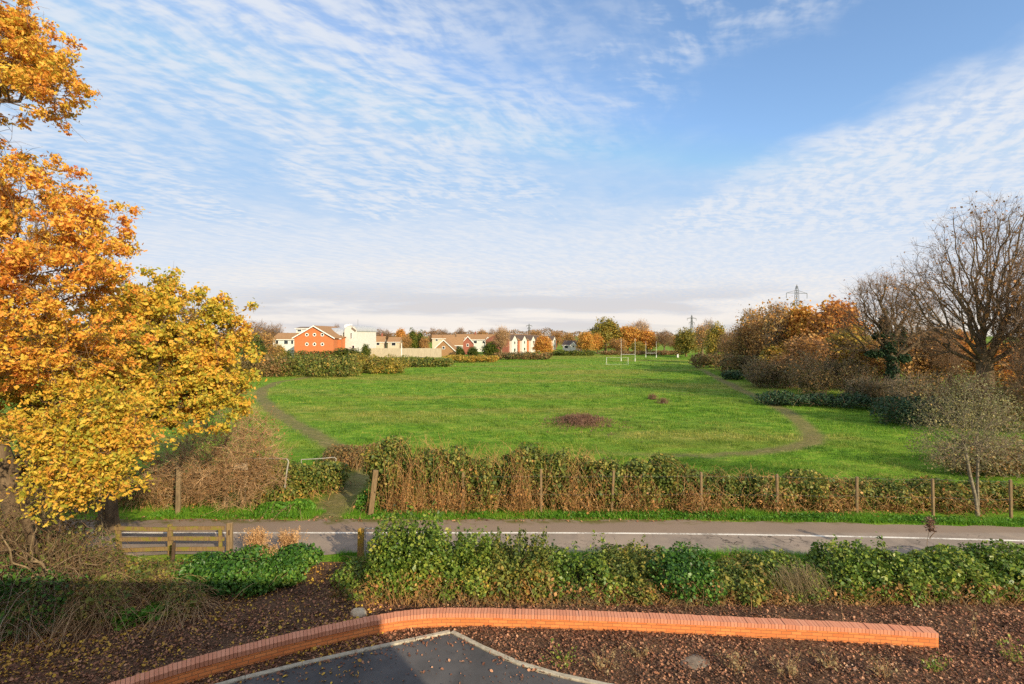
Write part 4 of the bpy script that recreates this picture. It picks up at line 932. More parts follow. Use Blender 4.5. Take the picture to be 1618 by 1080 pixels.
bl = [pb(280, 560, 16.6, 78, 58, 1.2, b2, 1.4), pb(345, 560, 17.0, 44, 38, .9, b2), pb(245, 490, 17.2, 42, 36, .9, b2), pb(265, 450, 17.2, 16, 22, .4, b2, .6), pb(360, 512, 17.2, 14, 22, .3, b2, .6), pb(310, 505, 17.0, 24, 24, .5, b2, .7), pb(305, 622, 16.2, 62, 44, 1.0, b2, 1.3),
      pb(205, 600, 15.6, 76, 66, 1.1, b2, 1.3), pb(235, 655, 15.4, 50, 28, .8, b2), pb(165, 680, 15.2, 56, 40, .9, b2), pb(200, 520, 17.0, 54, 54, 1.1, b2), pb(350, 615, 16.6, 30, 30, .6, b2), pb(60, 600, 17, 80, 80, 1.4, b2)]
tree('oak_tree', 'spreading oak with yellow green leaves reaching over the path and field corner', 'tree', b2,
     [(0, 0, -.1), (.1, -.1, 1.0), (.0, -.2, 2.1), (.2, -.4, 3.2), (.4, -.6, 4.3), (.6, -.7, 5.5)], bl, .26, .007, 1250, M['bark'], M['yellow_leaf'], 76000, .09, .115, 'fold', M['twig'], (3, .5, .006), .35, .9, .4, 1.4, 103, None, .25, gap=(1.7, -.26))

# ================================================================== the wood on the right
b = np.array([XD(1556, 45), 45, 0])
bl = [(0, 0, 12.8, 7.6, 5.5, 6.2, 2), (-3.6, 0, 9.6, 5.6, 4.5, 4.2), (5, 0, 10.5, 6.5, 5, 6), (-5.5, -.5, 7.0, 4.0, 3.0, 2.2), (.5, -2, 15.6, 4.5, 3, 3.0)]
tree('oak_tree', 'largest bare oak with spreading dark limbs above the wood edge', 'tree', b, [(0, 0, -.1), (-.05, 0, 1.5), (.1, 0, 3), (0, 0, 4.4), (-.3, 0, 5.8), (-.1, .1, 7.4), (.2, .1, 9.2)], bl, .6, .018, 2000, M['bark'], M['brown_leaf'], 2200, .15, .08, 'diamond', M['twig'],
     (5, .95, .0085), .75, .9, .22, .25, 111)
b = np.array([XD(1410, 57), 57, 0])
bl = [(-.5, 0, 10.6, 4.8, 3.6, 3.4, 1.5), (-3.6, 0, 8.2, 4.2, 2.6, 2.4), (2.6, 0, 9.0, 3.6, 3, 3.4), (-5.2, -.6, 5.6, 3.6, 1.4, 1.0), (-1.8, 0, 12.3, 2.6, 2.2, 1.6)]
ivy = tree('oak_tree', 'gnarled bare oak with an ivy clad trunk in front of orange trees', 'tree', b, [(0, 0, -.1), (-.1, 0, 1.3), (.25, 0, 2.8), (.0, 0, 4.2), (-.4, 0, 5.4), (-.7, 0, 7)], bl, .5, .018, 1300, M['bark'], M['brown_leaf'], 700, .16, .08, 'diamond', M['twig'], (4, .95, .01), .65, .9, .22, .3, 112)
P, Nn = in_blobs([(.1, 0, 3.0, .75, .7, 2.8), (-.35, 0, 5.8, .85, .8, 1.6), (-.9, 0, 8.0, .5, .4, 1.4), (1.2, 0, 6.6, .5, .4, 1.4), (-2.1, -.1, 5.0, 1.1, .4, .5), (1.0, -.2, 4.5, .8, .5, .6), (-1.7, 0, 7.0, .7, .4, .5)], 9500, .8, .45, 1.3, 113)
link('ivy', leaves_mesh('ivy', P, .2, M['dark_leaf'], 'diamond', Nn, .6), ivy)

# prototypes, 10 m tall, copied about
def proto_build(kind, k):
    sd = 200+k
    def T(bl, npts, mat, nl, ls, sp, bark='bark', tw=(3, .8, .014), r0=.26, shell=.75, twig='twig', bf=.4, trunk=None):
        return tree('tree', None, 'tree', (0, 0, 0), trunk or [(0, 0, -.1), (.05, 0, 1.2), (0, .05, 2.4), (.05, 0, 3.8), (0, 0, 5.4)], bl, r0, .016, npts, M[bark], M[mat] if mat else None, nl, ls, sp, 'diamond', M[twig], tw, bf, shell, .3, .5, sd)
    if kind == 'orange': return T([(0, 0, 6.2, 3.0, 2.8, 3.6, 2), (1.7, 0, 4.2, 2.2, 2, 2.2), (-1.8, .3, 4.4, 2.2, 2, 2.4), (.4, -1, 3.4, 2.2, 1.8, 2)], 420, 'far_orange', 9000, .34, .42)
    if kind == 'gold': return T([(0, 0, 6.6, 2.8, 2.8, 3.2, 2), (1.9, 0, 4.6, 2.0, 2, 2.2), (-1.9, .2, 5.0, 2.0, 2, 2.2), (0, -.6, 3.2, 2.2, 2, 2.0)], 420, 'far_gold', 8500, .34, .40)
    if kind == 'russet': return T([(0, 0, 6.4, 3.0, 2.6, 3.4, 2), (1.9, 0, 4.4, 2.2, 2, 2.2), (-1.9, 0, 4.2, 2.2, 2, 2.4), (0, -1, 2.6, 2.8, 1.8, 1.8)], 620, 'far_russet', 5200, .27, .5, tw=(6, 1.0, .014))
    if kind == 'bare': return T([(0, 0, 6.4, 3.2, 2.8, 3.4, 2), (1.6, 0, 5.0, 2.2, 2, 2.2), (-1.6, 0, 5.0, 2.2, 2, 2.2)], 620, 'brown_leaf', 700, .22, .5, tw=(8, 1.1, .014), bf=.6)
    if kind == 'pale': return T([(0, 0, 6.6, 2.6, 2.4, 3.3, 2), (1.2, 0, 4.6, 1.8, 1.6, 2), (-1.2, 0, 4.8, 1.8, 1.6, 2)], 520, 'straw', 900, .2, .5, bark='bark_pale', twig='cane_dry', tw=(8, 1.0, .016), bf=.7)
    if kind == 'upright': return T([(0, 0, 6.8, 1.7, 1.6, 3.2, 2), (.7, 0, 4.6, 1.2, 1.2, 2.2), (-.7, 0, 5.0, 1.2, 1.2, 2.2)], 380, 'far_russet', 1700, .28, .4, bark='bark_pale', twig='twig_grey', tw=(6, .9, .014), bf=.7)
    if kind == 'green': return T([(0, 0, 4.6, 3.2, 3, 4.2, 2), (1.6, 0, 3.0, 2.4, 2.2, 2.6), (-1.6, 0, 3.0, 2.4, 2.2, 2.6)], 300, 'far_green', 9000, .42, .45, trunk=[(0, 0, -.1), (.05, 0, .8), (0, .05, 1.6), (.05, 0, 2.6), (0, 0, 4.4)])
    if kind == 'conifer': return T([(0, 0, 8.2, .7, .7, 1.8), (0, 0, 5.8, 1.3, 1.3, 2.2), (0, 0, 3.4, 1.8, 1.8, 2.6)], 300, 'far_green', 8000, .36, .35, trunk=[(0, 0, -.1), (0, 0, 2.5), (0, 0, 5), (0, 0, 7.4), (0, 0, 9)])
PW = dict(orange=7.6, gold=7.6, russet=7.8, bare=7.6, pale=6.4, upright=4.2, green=7.4, conifer=4.2)
NAMES = dict(orange='orange_tree', gold='golden_tree', russet='russet_tree', bare='bare_tree', pale='pale_bare_tree', upright='upright_tree', green='evergreen_tree', conifer='conifer_tree')
PROTO = {}
def place(kind, px_, d, top, wpx, label, group=None, rz=None):
    new = kind not in PROTO
    if new: PROTO[kind] = proto_build(kind, len(PROTO))
    t = PROTO[kind] if new else copy_tree(PROTO[kind])
    t.name = NAMES[kind]
    t.location = (XD(px_, d), d, 0); t.rotation_euler = (0, 0, random.uniform(0, 6.28) if rz is None else rz)
    sx = wpx*d/F/PW[kind]; sz = ZD(top, d)/10.0; t.scale = (sx, sx, sz)
    if 'group' in t: del t['group']
    return tag(t, label, 'tree', group)
GWD = 'autumn trees of the wood along the side of the field'
RW = [('orange', 1262, 84, 482, 88, 'russet orange oak with the pylon showing above its crown'), ('orange', 1320, 78, 474, 92, 'bright orange oak behind the ivy clad bare oak'),
      ('russet', 1218, 92, 492, 78, 'brown leaved tree left of the pylon topped oak'), ('upright', 1226, 84, 474, 44, 'thin leafed tall tree rising left of the pylon'),
      ('upright', 1190, 100, 484, 40, 'sparse pale tall tree at the top of the slope of the wood'), ('russet', 1180, 98, 508, 62, 'low brown and orange tree near the far end of the wood'),
      ('gold', 1345, 70, 520, 84, 'yellow green tree below the bright orange oak'), ('russet', 1275, 70, 530, 92, 'spreading russet bush tree above the grey scrub'), ('gold', 1232, 82, 545, 62, 'golden tree low in the middle of the wood edge'),
      ('gold', 1132, 128, 512, 34, 'yellow tree standing just before the wood begins'), ('bare', 1155, 112, 522, 46, 'bare grey brown tree at the far tip of the wood'), ('russet', 1440, 62, 520, 88, 'orange brown tree glimpsed behind the bare oaks'),
      ('orange', 1500, 66, 520, 90, 'orange tree seen through the limbs of the largest oak'), ('bare', 1480, 60, 512, 80, 'bare tree between the two old oaks'), ('orange', 1590, 60, 540, 100, 'warm orange tree low behind the largest oak'),
      ('bare', 1645, 41, 395, 150, 'dense dull bare tree at the edge of the view beyond the largest oak'), ('bare', 1655, 34, 520, 130, 'low dull bare tree near the silver birch'), ('russet', 1385, 68, 535, 70, 'ochre tree behind the trunk of the ivy clad oak')]
for a in RW: place(*a, group=GWD)
# far end of the field
GE = 'autumn trees at the far end of the field'
for a in [('gold', 957, 205, 504, 50, 'tall olive gold tree, highest at the far end of the field'), ('orange', 925, 190, 524, 30, 'rounded bright orange tree by the white house'), ('orange', 992, 208, 515, 46, 'orange tree right behind the nearer rugby posts'),
          ('pale', 1010, 224, 506, 40, 'pale bare domed tree rising behind the orange trees'), ('orange', 1022, 206, 521, 36, 'orange tree behind the farther rugby posts'), ('russet', 975, 196, 535, 34, 'low russet tree below the tall olive gold tree'),
          ('gold', 1008, 196, 540, 26, 'small olive bush tree between both pairs of rugby posts'), ('bare', 1050, 200, 522, 30, 'thin bare tree right of the farther rugby posts'), ('russet', 1068, 210, 530, 24, 'brownish tree before the large gold and green tree'),
          ('gold', 1084, 172, 520, 40, 'broad gold and green tree left of the far wood tip'), ('upright', 1110, 160, 512, 26, 'tall sparse grey tree in front of the yellow tree'), ('gold', 1104, 182, 520, 26, 'small golden tree behind the sparse grey tree'),
          ('orange', 944, 200, 526, 22, 'narrow orange tree squeezed beside the tall olive gold tree'), ('bare', 1120, 220, 505, 24, 'faint bare tree top above the far wood tip')]: place(*a, group=GE)
# among the houses
GV = 'trees among the houses beyond the field'
for a in [('bare', 408, 190, 508, 40, 'larger bare domed tree behind the white bungalow'), ('bare', 434, 205, 512, 34, 'smaller bare domed tree behind the white bungalow'), ('russet', 418, 112, 526, 44, 'orange brown tree at the hedge beside the white bungalow'), ('green', 402, 104, 528, 34, 'dark green bushy tree next to the yellow oak'),
          ('gold', 438, 135, 545, 26, 'yellow green shrubby tree before the white bungalow'), ('green', 548, 140, 549, 52, 'bright green bush below the white curved roof building'), ('green', 578, 152, 543, 16, 'dark green bush right of the white curved roof building'),
          ('bare', 583, 230, 521, 34, 'brown bare tree behind the tan roofed houses'), ('orange', 633, 230, 519, 20, 'orange brown tree by the end of the tan roofed houses'), ('conifer', 652, 182, 520, 15, 'taller dark green tree behind the long pale fence'), ('conifer', 664, 184, 523, 13, 'shorter green tree behind the long pale fence'),
          ('russet', 642, 180, 530, 22, 'brown tree at the left of the two green trees'), ('russet', 671, 182, 533, 20, 'russet tree at the right of the two green trees'), ('bare', 684, 260, 518, 14, 'pinkish bare tree behind the steep gabled bungalow'),
          ('green', 727, 172, 547, 13, 'small green bush beside the steep gabled bungalow'), ('green', 747, 170, 547, 17, 'dark green bush before the brick gable house'), ('green', 775, 172, 539, 28, 'bright green rounded bush left of the pale bare tree'),
          ('pale', 792, 172, 516, 34, 'pale whitish bare tree in front of the brick end of the terrace'), ('orange', 858, 168, 530, 30, 'rounded orange tree in front of the white gabled terrace'), ('russet', 846, 300, 522, 30, 'brown tree behind the roofs of the terrace'),
          ('russet', 560, 262, 520, 26, 'brown tree on the skyline behind the white curved roof building'), ('bare', 612, 255, 522, 24, 'thin bare tree between the tan roofed houses'), ('russet', 655, 262, 523, 30, 'rusty tree behind the two dark green conifers'),
          ('bare', 700, 290, 520, 26, 'dark bare tree above the steep gabled bungalow'), ('russet', 762, 285, 521, 26, 'brown tree above the white walled house'), ('bare', 778, 250, 520, 22, 'small bare tree next to the pale whitish tree'),
          ('russet', 880, 310, 524, 28, 'brown tree above the far end of the terrace'), ('russet', 898, 250, 526, 26, 'russet tree behind the white house with the grey roof'), ('bare', 532, 240, 513, 18, 'bare tree top behind the roof of the brick gable building'),
          ('bare', 728, 300, 518, 24, 'dark bare tree on the skyline above the brick gable house'), ('bare', 600, 300, 520, 30, 'grey bare tree on the skyline above the tan roofed houses')]: place(*a, group=GV)

# scrub at the foot of the wood
GS = 'scrub at the foot of the wood beside the field'
def scrub(label, px_, d, wpx, top, leaf, n, size, stems, stem, seed, group=GS, dep=2.0, name='scrub_bush', srad=.011, dy=0):
    w = wpx*d/F; zt = ZD(top, d); nb = max(2, int(w/2.6)); bl = []
    for q in range(nb): bl.append(((q+.5)/nb*w-w/2, .3*rng.normal()+dy*((q+.5)/nb-.5), zt*.45, w/nb*.8, dep, zt*(.42+.16*rng.random())))
    return shrub(name, label, 'bush', (XD(px_, d), d, 0), bl, n, size, leaf, stems, stem, srad, seed=seed, group=group, k=.8, arch=.06, lump=.4, sprout=min(1.5, .35+.02*d))
scrub('brown twiggy scrub at the far tip of the wood by the trail', 1128, 112, 66, 553, M['scrub'], 3400, .3, 500, M['twig'], 121, dep=3)
scrub('reddish grey scrub below the sparse tall trees of the wood', 1175, 90, 64, 556, M['scrub'], 4200, .26, 700, M['twig'], 122, dep=3)
scrub('dome of fine grey brown twigs below the golden tree', 1235, 69, 92, 566, M['scrub'], 5200, .2, 2200, M['twig_grey'], 123, dep=2.4)
scrub('olive grey thorn scrub left of the ivy clad oak', 1310, 61, 98, 562, M['scrub'], 5200, .19, 1800, M['twig_grey'], 124, dep=2.2)
scrub('grey tangle of branches around the foot of the ivy clad oak', 1395, 54, 92, 598, M['scrub'], 4600, .17, 1700, M['twig_grey'], 125, dep=2)
scrub('dim olive scrub below the largest bare oak', 1480, 44, 100, 585, M['scrub'], 5200, .15, 1500, M['twig_grey'], 126, dep=2)
scrub('dark brown scrub at the edge of the view under the largest oak', 1600, 38, 150, 590, M['scrub'], 7000, .15, 1600, M['twig'], 127, dep=2.4)
scrub('low dark green bramble patch spilling onto the grass below the ivy clad oak', 1352, 49.5, 240, 622, M['dark_leaf'], 11000, .17, 300, M['cane_dark'], 128, dep=1.8, name='bramble_patch', dy=-6)
scrub('dark bramble patch narrowing between wood and trail', 1178, 80, 46, 586, M['dark_leaf'], 2600, .22, 150, M['cane_dark'], 129, dep=1.5, name='bramble_patch', dy=-8)
scrub('dark bramble patch behind the silver birch', 1450, 41, 110, 628, M['dark_leaf'], 6000, .15, 300, M['cane_dark'], 130, dep=1.6, name='bramble_patch')
scrub('shadowy green thicket behind the birch trunk at the edge of the view', 1600, 26, 170, 690, M['scrub'], 9000, .11, 900, M['twig_grey'], 131, dep=1.6)
# bramble banks along the far left side of the field
GB = 'bramble banks along the far side of the field'
scrub('tall bramble bank at the field corner next to the yellow oak', 405, 88, 110, 560, M['scrub'], 7500, .24, 700, M['cane'], 141, GB, 2.6, 'bramble_bank')
scrub('long dark bramble bank below the brick gable building', 500, 88, 120, 560, M['hedge_leaf'], 8500, .24, 700, M['cane_dark'], 142, GB, 2.6, 'bramble_bank')
scrub('sunlit golden bramble bank ending at the white pole', 595, 95, 84, 559, M['far_gold'], 6500, .24, 500, M['cane'], 143, GB, 2.4, 'bramble_bank')
scrub('dark low bramble bank right of the white pole', 672, 116, 84, 563, M['hedge_leaf'], 5200, .28, 350, M['cane_dark'], 144, GB, 2.4, 'bramble_bank')
scrub('low yellowish scrub bank before the steep gabled bungalow', 745, 136, 80, 559, M['far_gold'], 4600, .3, 300, M['cane'], 145, GB, 2.4, 'bramble_bank')
scrub('low brown scrub bank before the white gabled terrace', 825, 150, 90, 555, M['scrub'], 4600, .32, 300, M['cane'], 146, GB, 2.6, 'bramble_bank')
scrub('green hedge bank at the foot of the white house', 905, 180, 62, 553, M['far_green'], 3600, .36, 200, M['cane'], 147, GB, 2.6, 'bramble_bank')
scrub('clipped green hedge in front of the brick gable building', 480, 140, 84, 553, M['far_green'], 4200, .3, 100, M['cane'], 148, GB, 1.4, 'garden_hedge')
scrub('dark hedge line behind the rugby posts', 1015, 186, 130, 553, M['scrub'], 5200, .34, 500, M['twig'], 149, GB, 2.4, 'scrub_bush')

# distant woodland on the skyline, one mass
n = 70000; az = -.85+1.75*rng.random(n); dd = 380+160*rng.random(n)
hh = (9.8+1.3*np.sin(az*9+1)+1.0*np.sin(az*31)+.9*np.sin(az*83+2)+.7*np.sin(az*211))*(1+.0*dd)
C = np.c_[az*dd, dd, hh*rng.random(n)**.6]
tag(link('distant_woodland', leaves_mesh('distant_woodland', C, .75, M['distant'], 'diamond', np.tile([0, -.5, .6], (n, 1)), .6)), kind='stuff')

# silver birch at the edge of the wood
b = np.array([XD(1545, 19.7), 19.7, 0])
bl = [(-.3, 0, 3.9, 1.7, 1.2, 1.5, 2), (-1.3, .1, 3.2, 1.2, 1.0, 1.2), (.9, .1, 3.4, 1.2, 1.0, 1.4), (-1.2, .3, 2.5, .9, .7, .6), (.9, .3, 2.5, .8, .7, .7)]
bt = tree('birch_tree', 'slender silver birch with thin grey green leaves by the wire fence', 'tree', b, [(0, 0, -.05), (-.1, 0, .8), (-.32, 0, 1.7), (-.5, 0, 2.7), (-.55, 0, 3.7), (-.5, 0, 4.6)], bl, .06, .005, 520, M['birch'], M['silver_leaf'], 8500, .05, .14, 'diamond', M['twig_grey'],
     (3, .4, .0035), .7, .8, .25, .9, 151, twig_up=-.1)
N_, r_, D_, paths = skeleton([(.35, .35, -.05), (.3, .35, 1.2), (.28, .3, 2.4)], in_blobs([(.3, .3, 3.2, .5, .5, .9)], 40, .8, .2, 1, 152)[0], .05, .005, .8)
V, Fq = tubes(paths, sides); link('second_stem', npmesh('second_stem', V, [Fq], M['birch'], True), bt)

# ================================================================== things out on the field
o = root = thing('dock_patch', 'dark oval patch of dead dock stems standing in the middle of the grass', 'plant', G(918, 668))
m = 1100; a = rng.normal(size=(m, 2))*[1.0, 1.15]*(1+.9*(rng.random((m, 1)) < .22)); a[:, 0] += .3*np.sin(a[:, 1]*2.3); h = .75*np.exp(-.25*(a**2).sum(1)/1.3)*(.5+.7*rng.random(m)); St = np.c_[a, np.zeros(m)]; E = St+np.c_[.12*rng.normal(size=(m, 2)), h]
link('stems', canes_mesh('stems', St, E, .011, M['dock'], .05), root)
C = np.repeat(E, 4, 0)-np.c_[np.zeros((4*m, 2)), np.repeat(h, 4)*.5*rng.random(4*m)]+.04*rng.normal(size=(4*m, 3)); link('seed_heads', leaves_mesh('seed_heads', C, .07, M['dock']), root)
for px_, py_, lb in ((1031, 630, 'smaller dark weed tuft in the grass'), (1048, 637, 'larger dark weed tuft with a white scrap beside it in the grass')):
    t_ = thing('weed_tuft', lb, 'plant', G(px_, py_), 0, 'weed tufts on the field'); m = 150; a = rng.normal(size=(m, 2))*.22; St = np.c_[a, np.zeros(m)]; E = St+np.c_[.1*rng.normal(size=(m, 2)), .35+.3*rng.random(m)]
    link('stems', canes_mesh('stems', St, E, .012, M['dock'], .05), t_)
g = G(1047, 636); o = MB().box((0, 0, .08), (.22, .14, .12), .4, (.3, .2), .03).obj('paper_scrap', M['white']); o.location = (g[0]-.05, g[1]-.5, -.02); tag(o, 'scrap of white paper lying by a weed tuft in the grass', 'litter')

def rugby(xl, xr, base, top, bar, label):
    d = dist(base); t_ = thing('rugby_posts', label, 'goal posts', (XD((xl+xr)/2, d), d, 0), 0, 'rugby posts on the field'); w = (xr-xl)*d/F/2
    for s_ in (-1, 1):
        MB().bar((s_*w, 0, -.1), (s_*w, 0, ZD(top, d)), .036, 8, .026).obj('upright_post', M['white'], t_)
        MB().bar((s_*w, 0, 0), (s_*w, 0, .9), .085, 8).obj('post_pad', M['white'], t_)
    MB().bar((-w, 0, ZD(bar, d)), (w, 0, ZD(bar, d)), .03, 8).obj('crossbar', M['white'], t_)
rugby(981.5, 1003.5, 571, 534, 559.5, 'nearer taller pair of white rugby posts on the field')
rugby(1020.5, 1037, 565, 539, 557.5, 'farther shorter pair of white rugby posts on the field')
d = dist(576); t_ = thing('football_goal', 'small white football goal standing before the nearer rugby posts', 'goal', (XD(975.5, d), d, 0)); w = 17*d/F; zt = ZD(564.5, d)
for s_ in (-1, 1):
    MB().bar((s_*w, 0, -.05), (s_*w, 0, zt), .032, 8).obj('goal_post', M['white'], t_); MB().bar((s_*w, 0, zt), (s_*w, 1.5, .05), .015, 6).obj('stay', M['white'], t_)
MB().bar((-w-.06, 0, zt), (w+.06, 0, zt), .011, 8).obj('crossbar', M['white'], t_); MB().bar((-w, 1.5, .05), (w, 1.5, .05), .015, 6).obj('ground_bar', M['white'], t_)
d = 118; t_ = thing('white_pole', 'slim white pole standing behind the end of the golden bramble bank', 'pole', (XD(634.5, d), d, 0)); MB().bar((0, 0, -.1), (0, 0, ZD(543, d)), .11, 8, .08).obj('shaft', M['white'], t_); MB().bar((0, 0, ZD(543, d)), (0, 0, ZD(543, d)+.12), .13, 8, .05).obj('cap', M['white'], t_)
d = 165; o = MB().box((0, 0, .5), (.5, .3, 1.0), 0, None, .06).obj('marker_post', M['white']); o.location = (XD(1071, d), d, 0); tag(o, 'small white marker post at the grass edge below the broad gold and green tree', 'post')

# ================================================================== houses
def windows(parent, specs, front_y=0.0, mat=None, face='front', w=0.0):
    for x, z, ww, wh in specs:
        if face == 'front':
            f = MB().box((x, front_y-.03, z), (ww, .08, wh)).obj('window', M['white'], parent); MB().box((x, front_y-.075, z), (ww-.24, .03, wh-.24)).obj('pane', M['glass'], f)
        else:
            f = MB().box((w+.03, x, z), (.08, ww, wh)).obj('window', M['white'], parent); MB().box((w+.075, x, z), (.03, ww-.24, wh-.24)).obj('pane', M['glass'], f)
def gable_house(name, label, X0, Y0, rz, w, dep, eave, ridge, wall, roof, along='y', over=.35, group=None, win=(), side=(), chimney=None, trim=True, cat='house', door=None):
    """local origin at the middle of the front foot; front faces local -y; ridge runs along local y (gable to the front) or x"""
    t = thing(name, label, cat, (X0, Y0, 0), rz, group); e, r = eave, ridge
    if along == 'y':
        MB().prism([(-w/2, 0, -.3), (w/2, 0, -.3), (w/2, 0, e), (0, 0, r), (-w/2, 0, e)], (0, dep, 0)).obj('wall', wall, t)
        sl_ = (r-e)/(w/2); m_ = MB()
        for s_ in (-1, 1):
            xo = s_*(w/2+over); zo = e-over*sl_; m_.prism([(0, -over, r+.03), (xo, -over, zo+.03), (xo, -over, zo+.21), (0, -over, r+.21)], (0, dep+2*over, 0))
        rf = m_.obj('roof', roof, t)
        if trim:
            m_ = MB()
            for s_ in (-1, 1):
                xo = s_*(w/2+over); zo = e-over*sl_; m_.prism([(0, -over-.05, r-.12), (xo, -over-.05, zo-.12), (xo, -over-.05, zo+.2), (0, -over-.05, r+.2)], (0, .045, 0))
            m_.obj('bargeboard', M['white'], t)
    else:
        MB().prism([(-w/2, 0, -.3), (-w/2, dep, -.3), (-w/2, dep, e), (-w/2, dep/2, r), (-w/2, 0, e)], (w, 0, 0)).obj('wall', wall, t)
        sl_ = (r-e)/(dep/2); m_ = MB()
        for s_ in (-1, 1):
            yo = dep/2+s_*(dep/2+over); zo = e-over*sl_; m_.prism([(-w/2-over, dep/2, r+.03), (-w/2-over, yo, zo+.03), (-w/2-over, yo, zo+.21), (-w/2-over, dep/2, r+.21)], (w+2*over, 0, 0))
        rf = m_.obj('roof', roof, t)
        if trim: MB().box((0, -over-.03, e-over*sl_+.06), (w+2*over, .05, .2)).obj('gutter', M['white'], t)
    windows(t, win); windows(t, side, face='side', w=w/2)
    if chimney:
        cx, cy = chimney; MB().box((cx, cy, r+.35), (.7, .7, 1.7)).box((cx, cy, r+1.24), (.8, .8, .1)).bar((cx, cy, r+1.2), (cx, cy, r+1.6), .12, 8, .1).obj('chimney', M['dull_brick'], rf)
    if door is not None: MB().box((door, -.04, 1.05), (1.0, .1, 2.1)).obj('door', M['door'], t)
    return t
# a: brick gable with six round windows
d = 148; bx = gable_house('brick_building', 'orange brick gable end building with six round white windows', XD(496, d), d, 0, 62*d/F, 17.5, ZD(533, d), ZD(515, d), M['red_brick'], M['tile_tan'], cat='building', over=.5)
for r_, zz_ in ((528.5, 0), (543.5, 0)):
    for px_ in (485, 497, 509.5):
        x_, z_ = XD(px_, d)-XD(496, d), ZD(r_, d); n = 20; m_ = MB(); an = [2*math.pi*i/n for i in range(n)]
        P = []
        for rad_, y_ in ((.5, .0), (.5, -.1), (.32, -.1), (.32, -.03)): P += [(x_+rad_*math.cos(a), y_, z_+rad_*math.sin(a)) for a in an]
        m_.add(P, [(k*n+i, k*n+(i+1) % n, (k+1)*n+(i+1) % n, (k+1)*n+i) for k in range(3) for i in range(n)])
        w_ = m_.obj('round_window', M['white'], bx); MB().add([(x_+.33*math.cos(a), -.04, z_+.33*math.sin(a)) for a in an], [tuple(range(n))]).obj('pane', M['glass'], w_)
MB().box((XD(522, d)-XD(496, d)+1.2, 12, ZD(515, d)+.2), (1.6, 1.4, .9)).obj('roof_vent', M['white'], bx)
gable_house('porch_extension', 'small brick lean-to with a white panel beside the brick gable building', XD(532, d+4), d+4, 0, 2.3, 6, ZD(535, d+4), ZD(534, d+4)+.3, M['red_brick'], M['tile_tan'], along='x', win=[(-.3, 4.6, .8, .9), (-.3, 2.6, .8, .9)], cat='building')
# b: white building with a curved roof
d = 156; t_ = thing('white_building', 'bright white building with a curved grey barrel roof', 'building', (XD(553.5, d), d, 0), R(-8)); w, dep, e, r = 20*d/F, 15, ZD(523, d), ZD(515, d)
an = np.linspace(0, math.pi, 17); arc = [(w/2*math.cos(a), 0, e+(r-e)*math.sin(a)) for a in an]
MB().prism([(-w/2, 0, -.3), (w/2, 0, -.3)]+arc, (0, dep, 0)).obj('wall', M['render'], t_)
m_ = MB()
for a_, b_ in zip(an[:-1], an[1:]):
    f = lambda a, k: ((w/2+k)*math.cos(a), .25, e+(r-e+k)*math.sin(a)); m_.prism([f(a_, .05), f(b_, .05), f(b_, .25), f(a_, .25)], (0, dep, 0))
m_.obj('barrel_roof', M['zinc'], t_)
MB().box((-6.6, 3.5, e/2-.4), (8.0, 7, e-.8)).obj('side_wing', M['render'], t_)
m_ = MB(); ar = np.linspace(0.25, math.pi*.62, 9)
for a_, b_ in zip(ar[:-1], ar[1:]):
    f = lambda a, k: (-11.4, 3.6-(4.4+k)*math.cos(a), e-2.0+(2.9+k)*math.sin(a)); m_.prism([f(a_, 0), f(b_, 0), f(b_, .2), f(a_, .2)], (9.2, 0, 0))
m_.obj('wing_roof', M['zinc'], t_)
windows(t_, [(.3, ZD(530, d), .55, 2.0), (1.0, ZD(548, d), .9, 1.2)], 0)
MB().box((-3.2, 6, r+.3), (1.3, 1.3, 1.0)).obj('roof_vent', M['white'], t_); m_ = MB(); m_.bar((.6, 4, r-.2), (.6, 4, r+2.2), .05, 5); m_.obj('mast', M['steel'], t_)
MB().box((1.1, -.05, ZD(521, d)+.15), (1.7, .08, .55), 0, (0, R(38))).obj('vent_panel', M['slab'], t_)
d = 172; gable_house('office_block', 'flat roofed dark topped block showing behind the brick gable', XD(478, d), d, 0, 20*d/F, 9, ZD(519, d), ZD(516.5, d), M['render'], M['slab'], along='x', win=[(-1, ZD(522, d), 1.5, .8)], cat='building')
d = 158; gable_house('white_bungalow', 'long white bungalow with a tan roof left of the brick gable building', XD(449, d), d, 0, 36*d/F, 9, ZD(536, d), ZD(526.5, d), M['render'], M['tile_tan'], along='x', win=[(-2.2, ZD(540, d), 1.1, 1.5), (.6, ZD(540, d), 1.4, 1.5), (2.5, ZD(540, d), .9, 1.5)], door=-.9)
# tan roofed houses behind the long fence
GHH = 'houses beyond the far side of the field'
d = 205; gable_house('house', 'tan roofed white house behind the left end of the long pale fence', XD(591, d), d, .1, 30*d/F, 8, ZD(540, d), ZD(531.5, d), M['pale_render'], M['tile_tan'], along='x', group=GHH, win=[(-2, ZD(543, d), 1.8, 1.2), (1.6, ZD(543, d), 1.4, 1.2)], chimney=(2.6, 4))
gable_house('house', 'narrow tan roofed house beside the white pole', XD(622, d), d, .05, 18*d/F, 8, ZD(540, d), ZD(533, d), M['pale_render'], M['tile_tan'], along='x', group=GHH, win=[(0, ZD(543.5, d), 1.8, 1.3)])
d = 176; gable_house('house', 'steep gabled bungalow with white bargeboards facing the field', XD(701, d), d, 0, 36*d/F, 11, ZD(554, d), ZD(537, d), M['tile_tan'], M['tile_tan'], group=GHH, win=[(0, ZD(549, d), 1.0, 1.0)])
d = 188; gable_house('house', 'low house with a broad tan roof and white wall behind the steep gabled bungalow', XD(717, d), d, 0, 26*d/F, 9, ZD(545, d), ZD(533, d), M['render'], M['tile_tan'], along='x', group=GHH, win=[(1.5, ZD(548, d), 1.4, 1.1)])
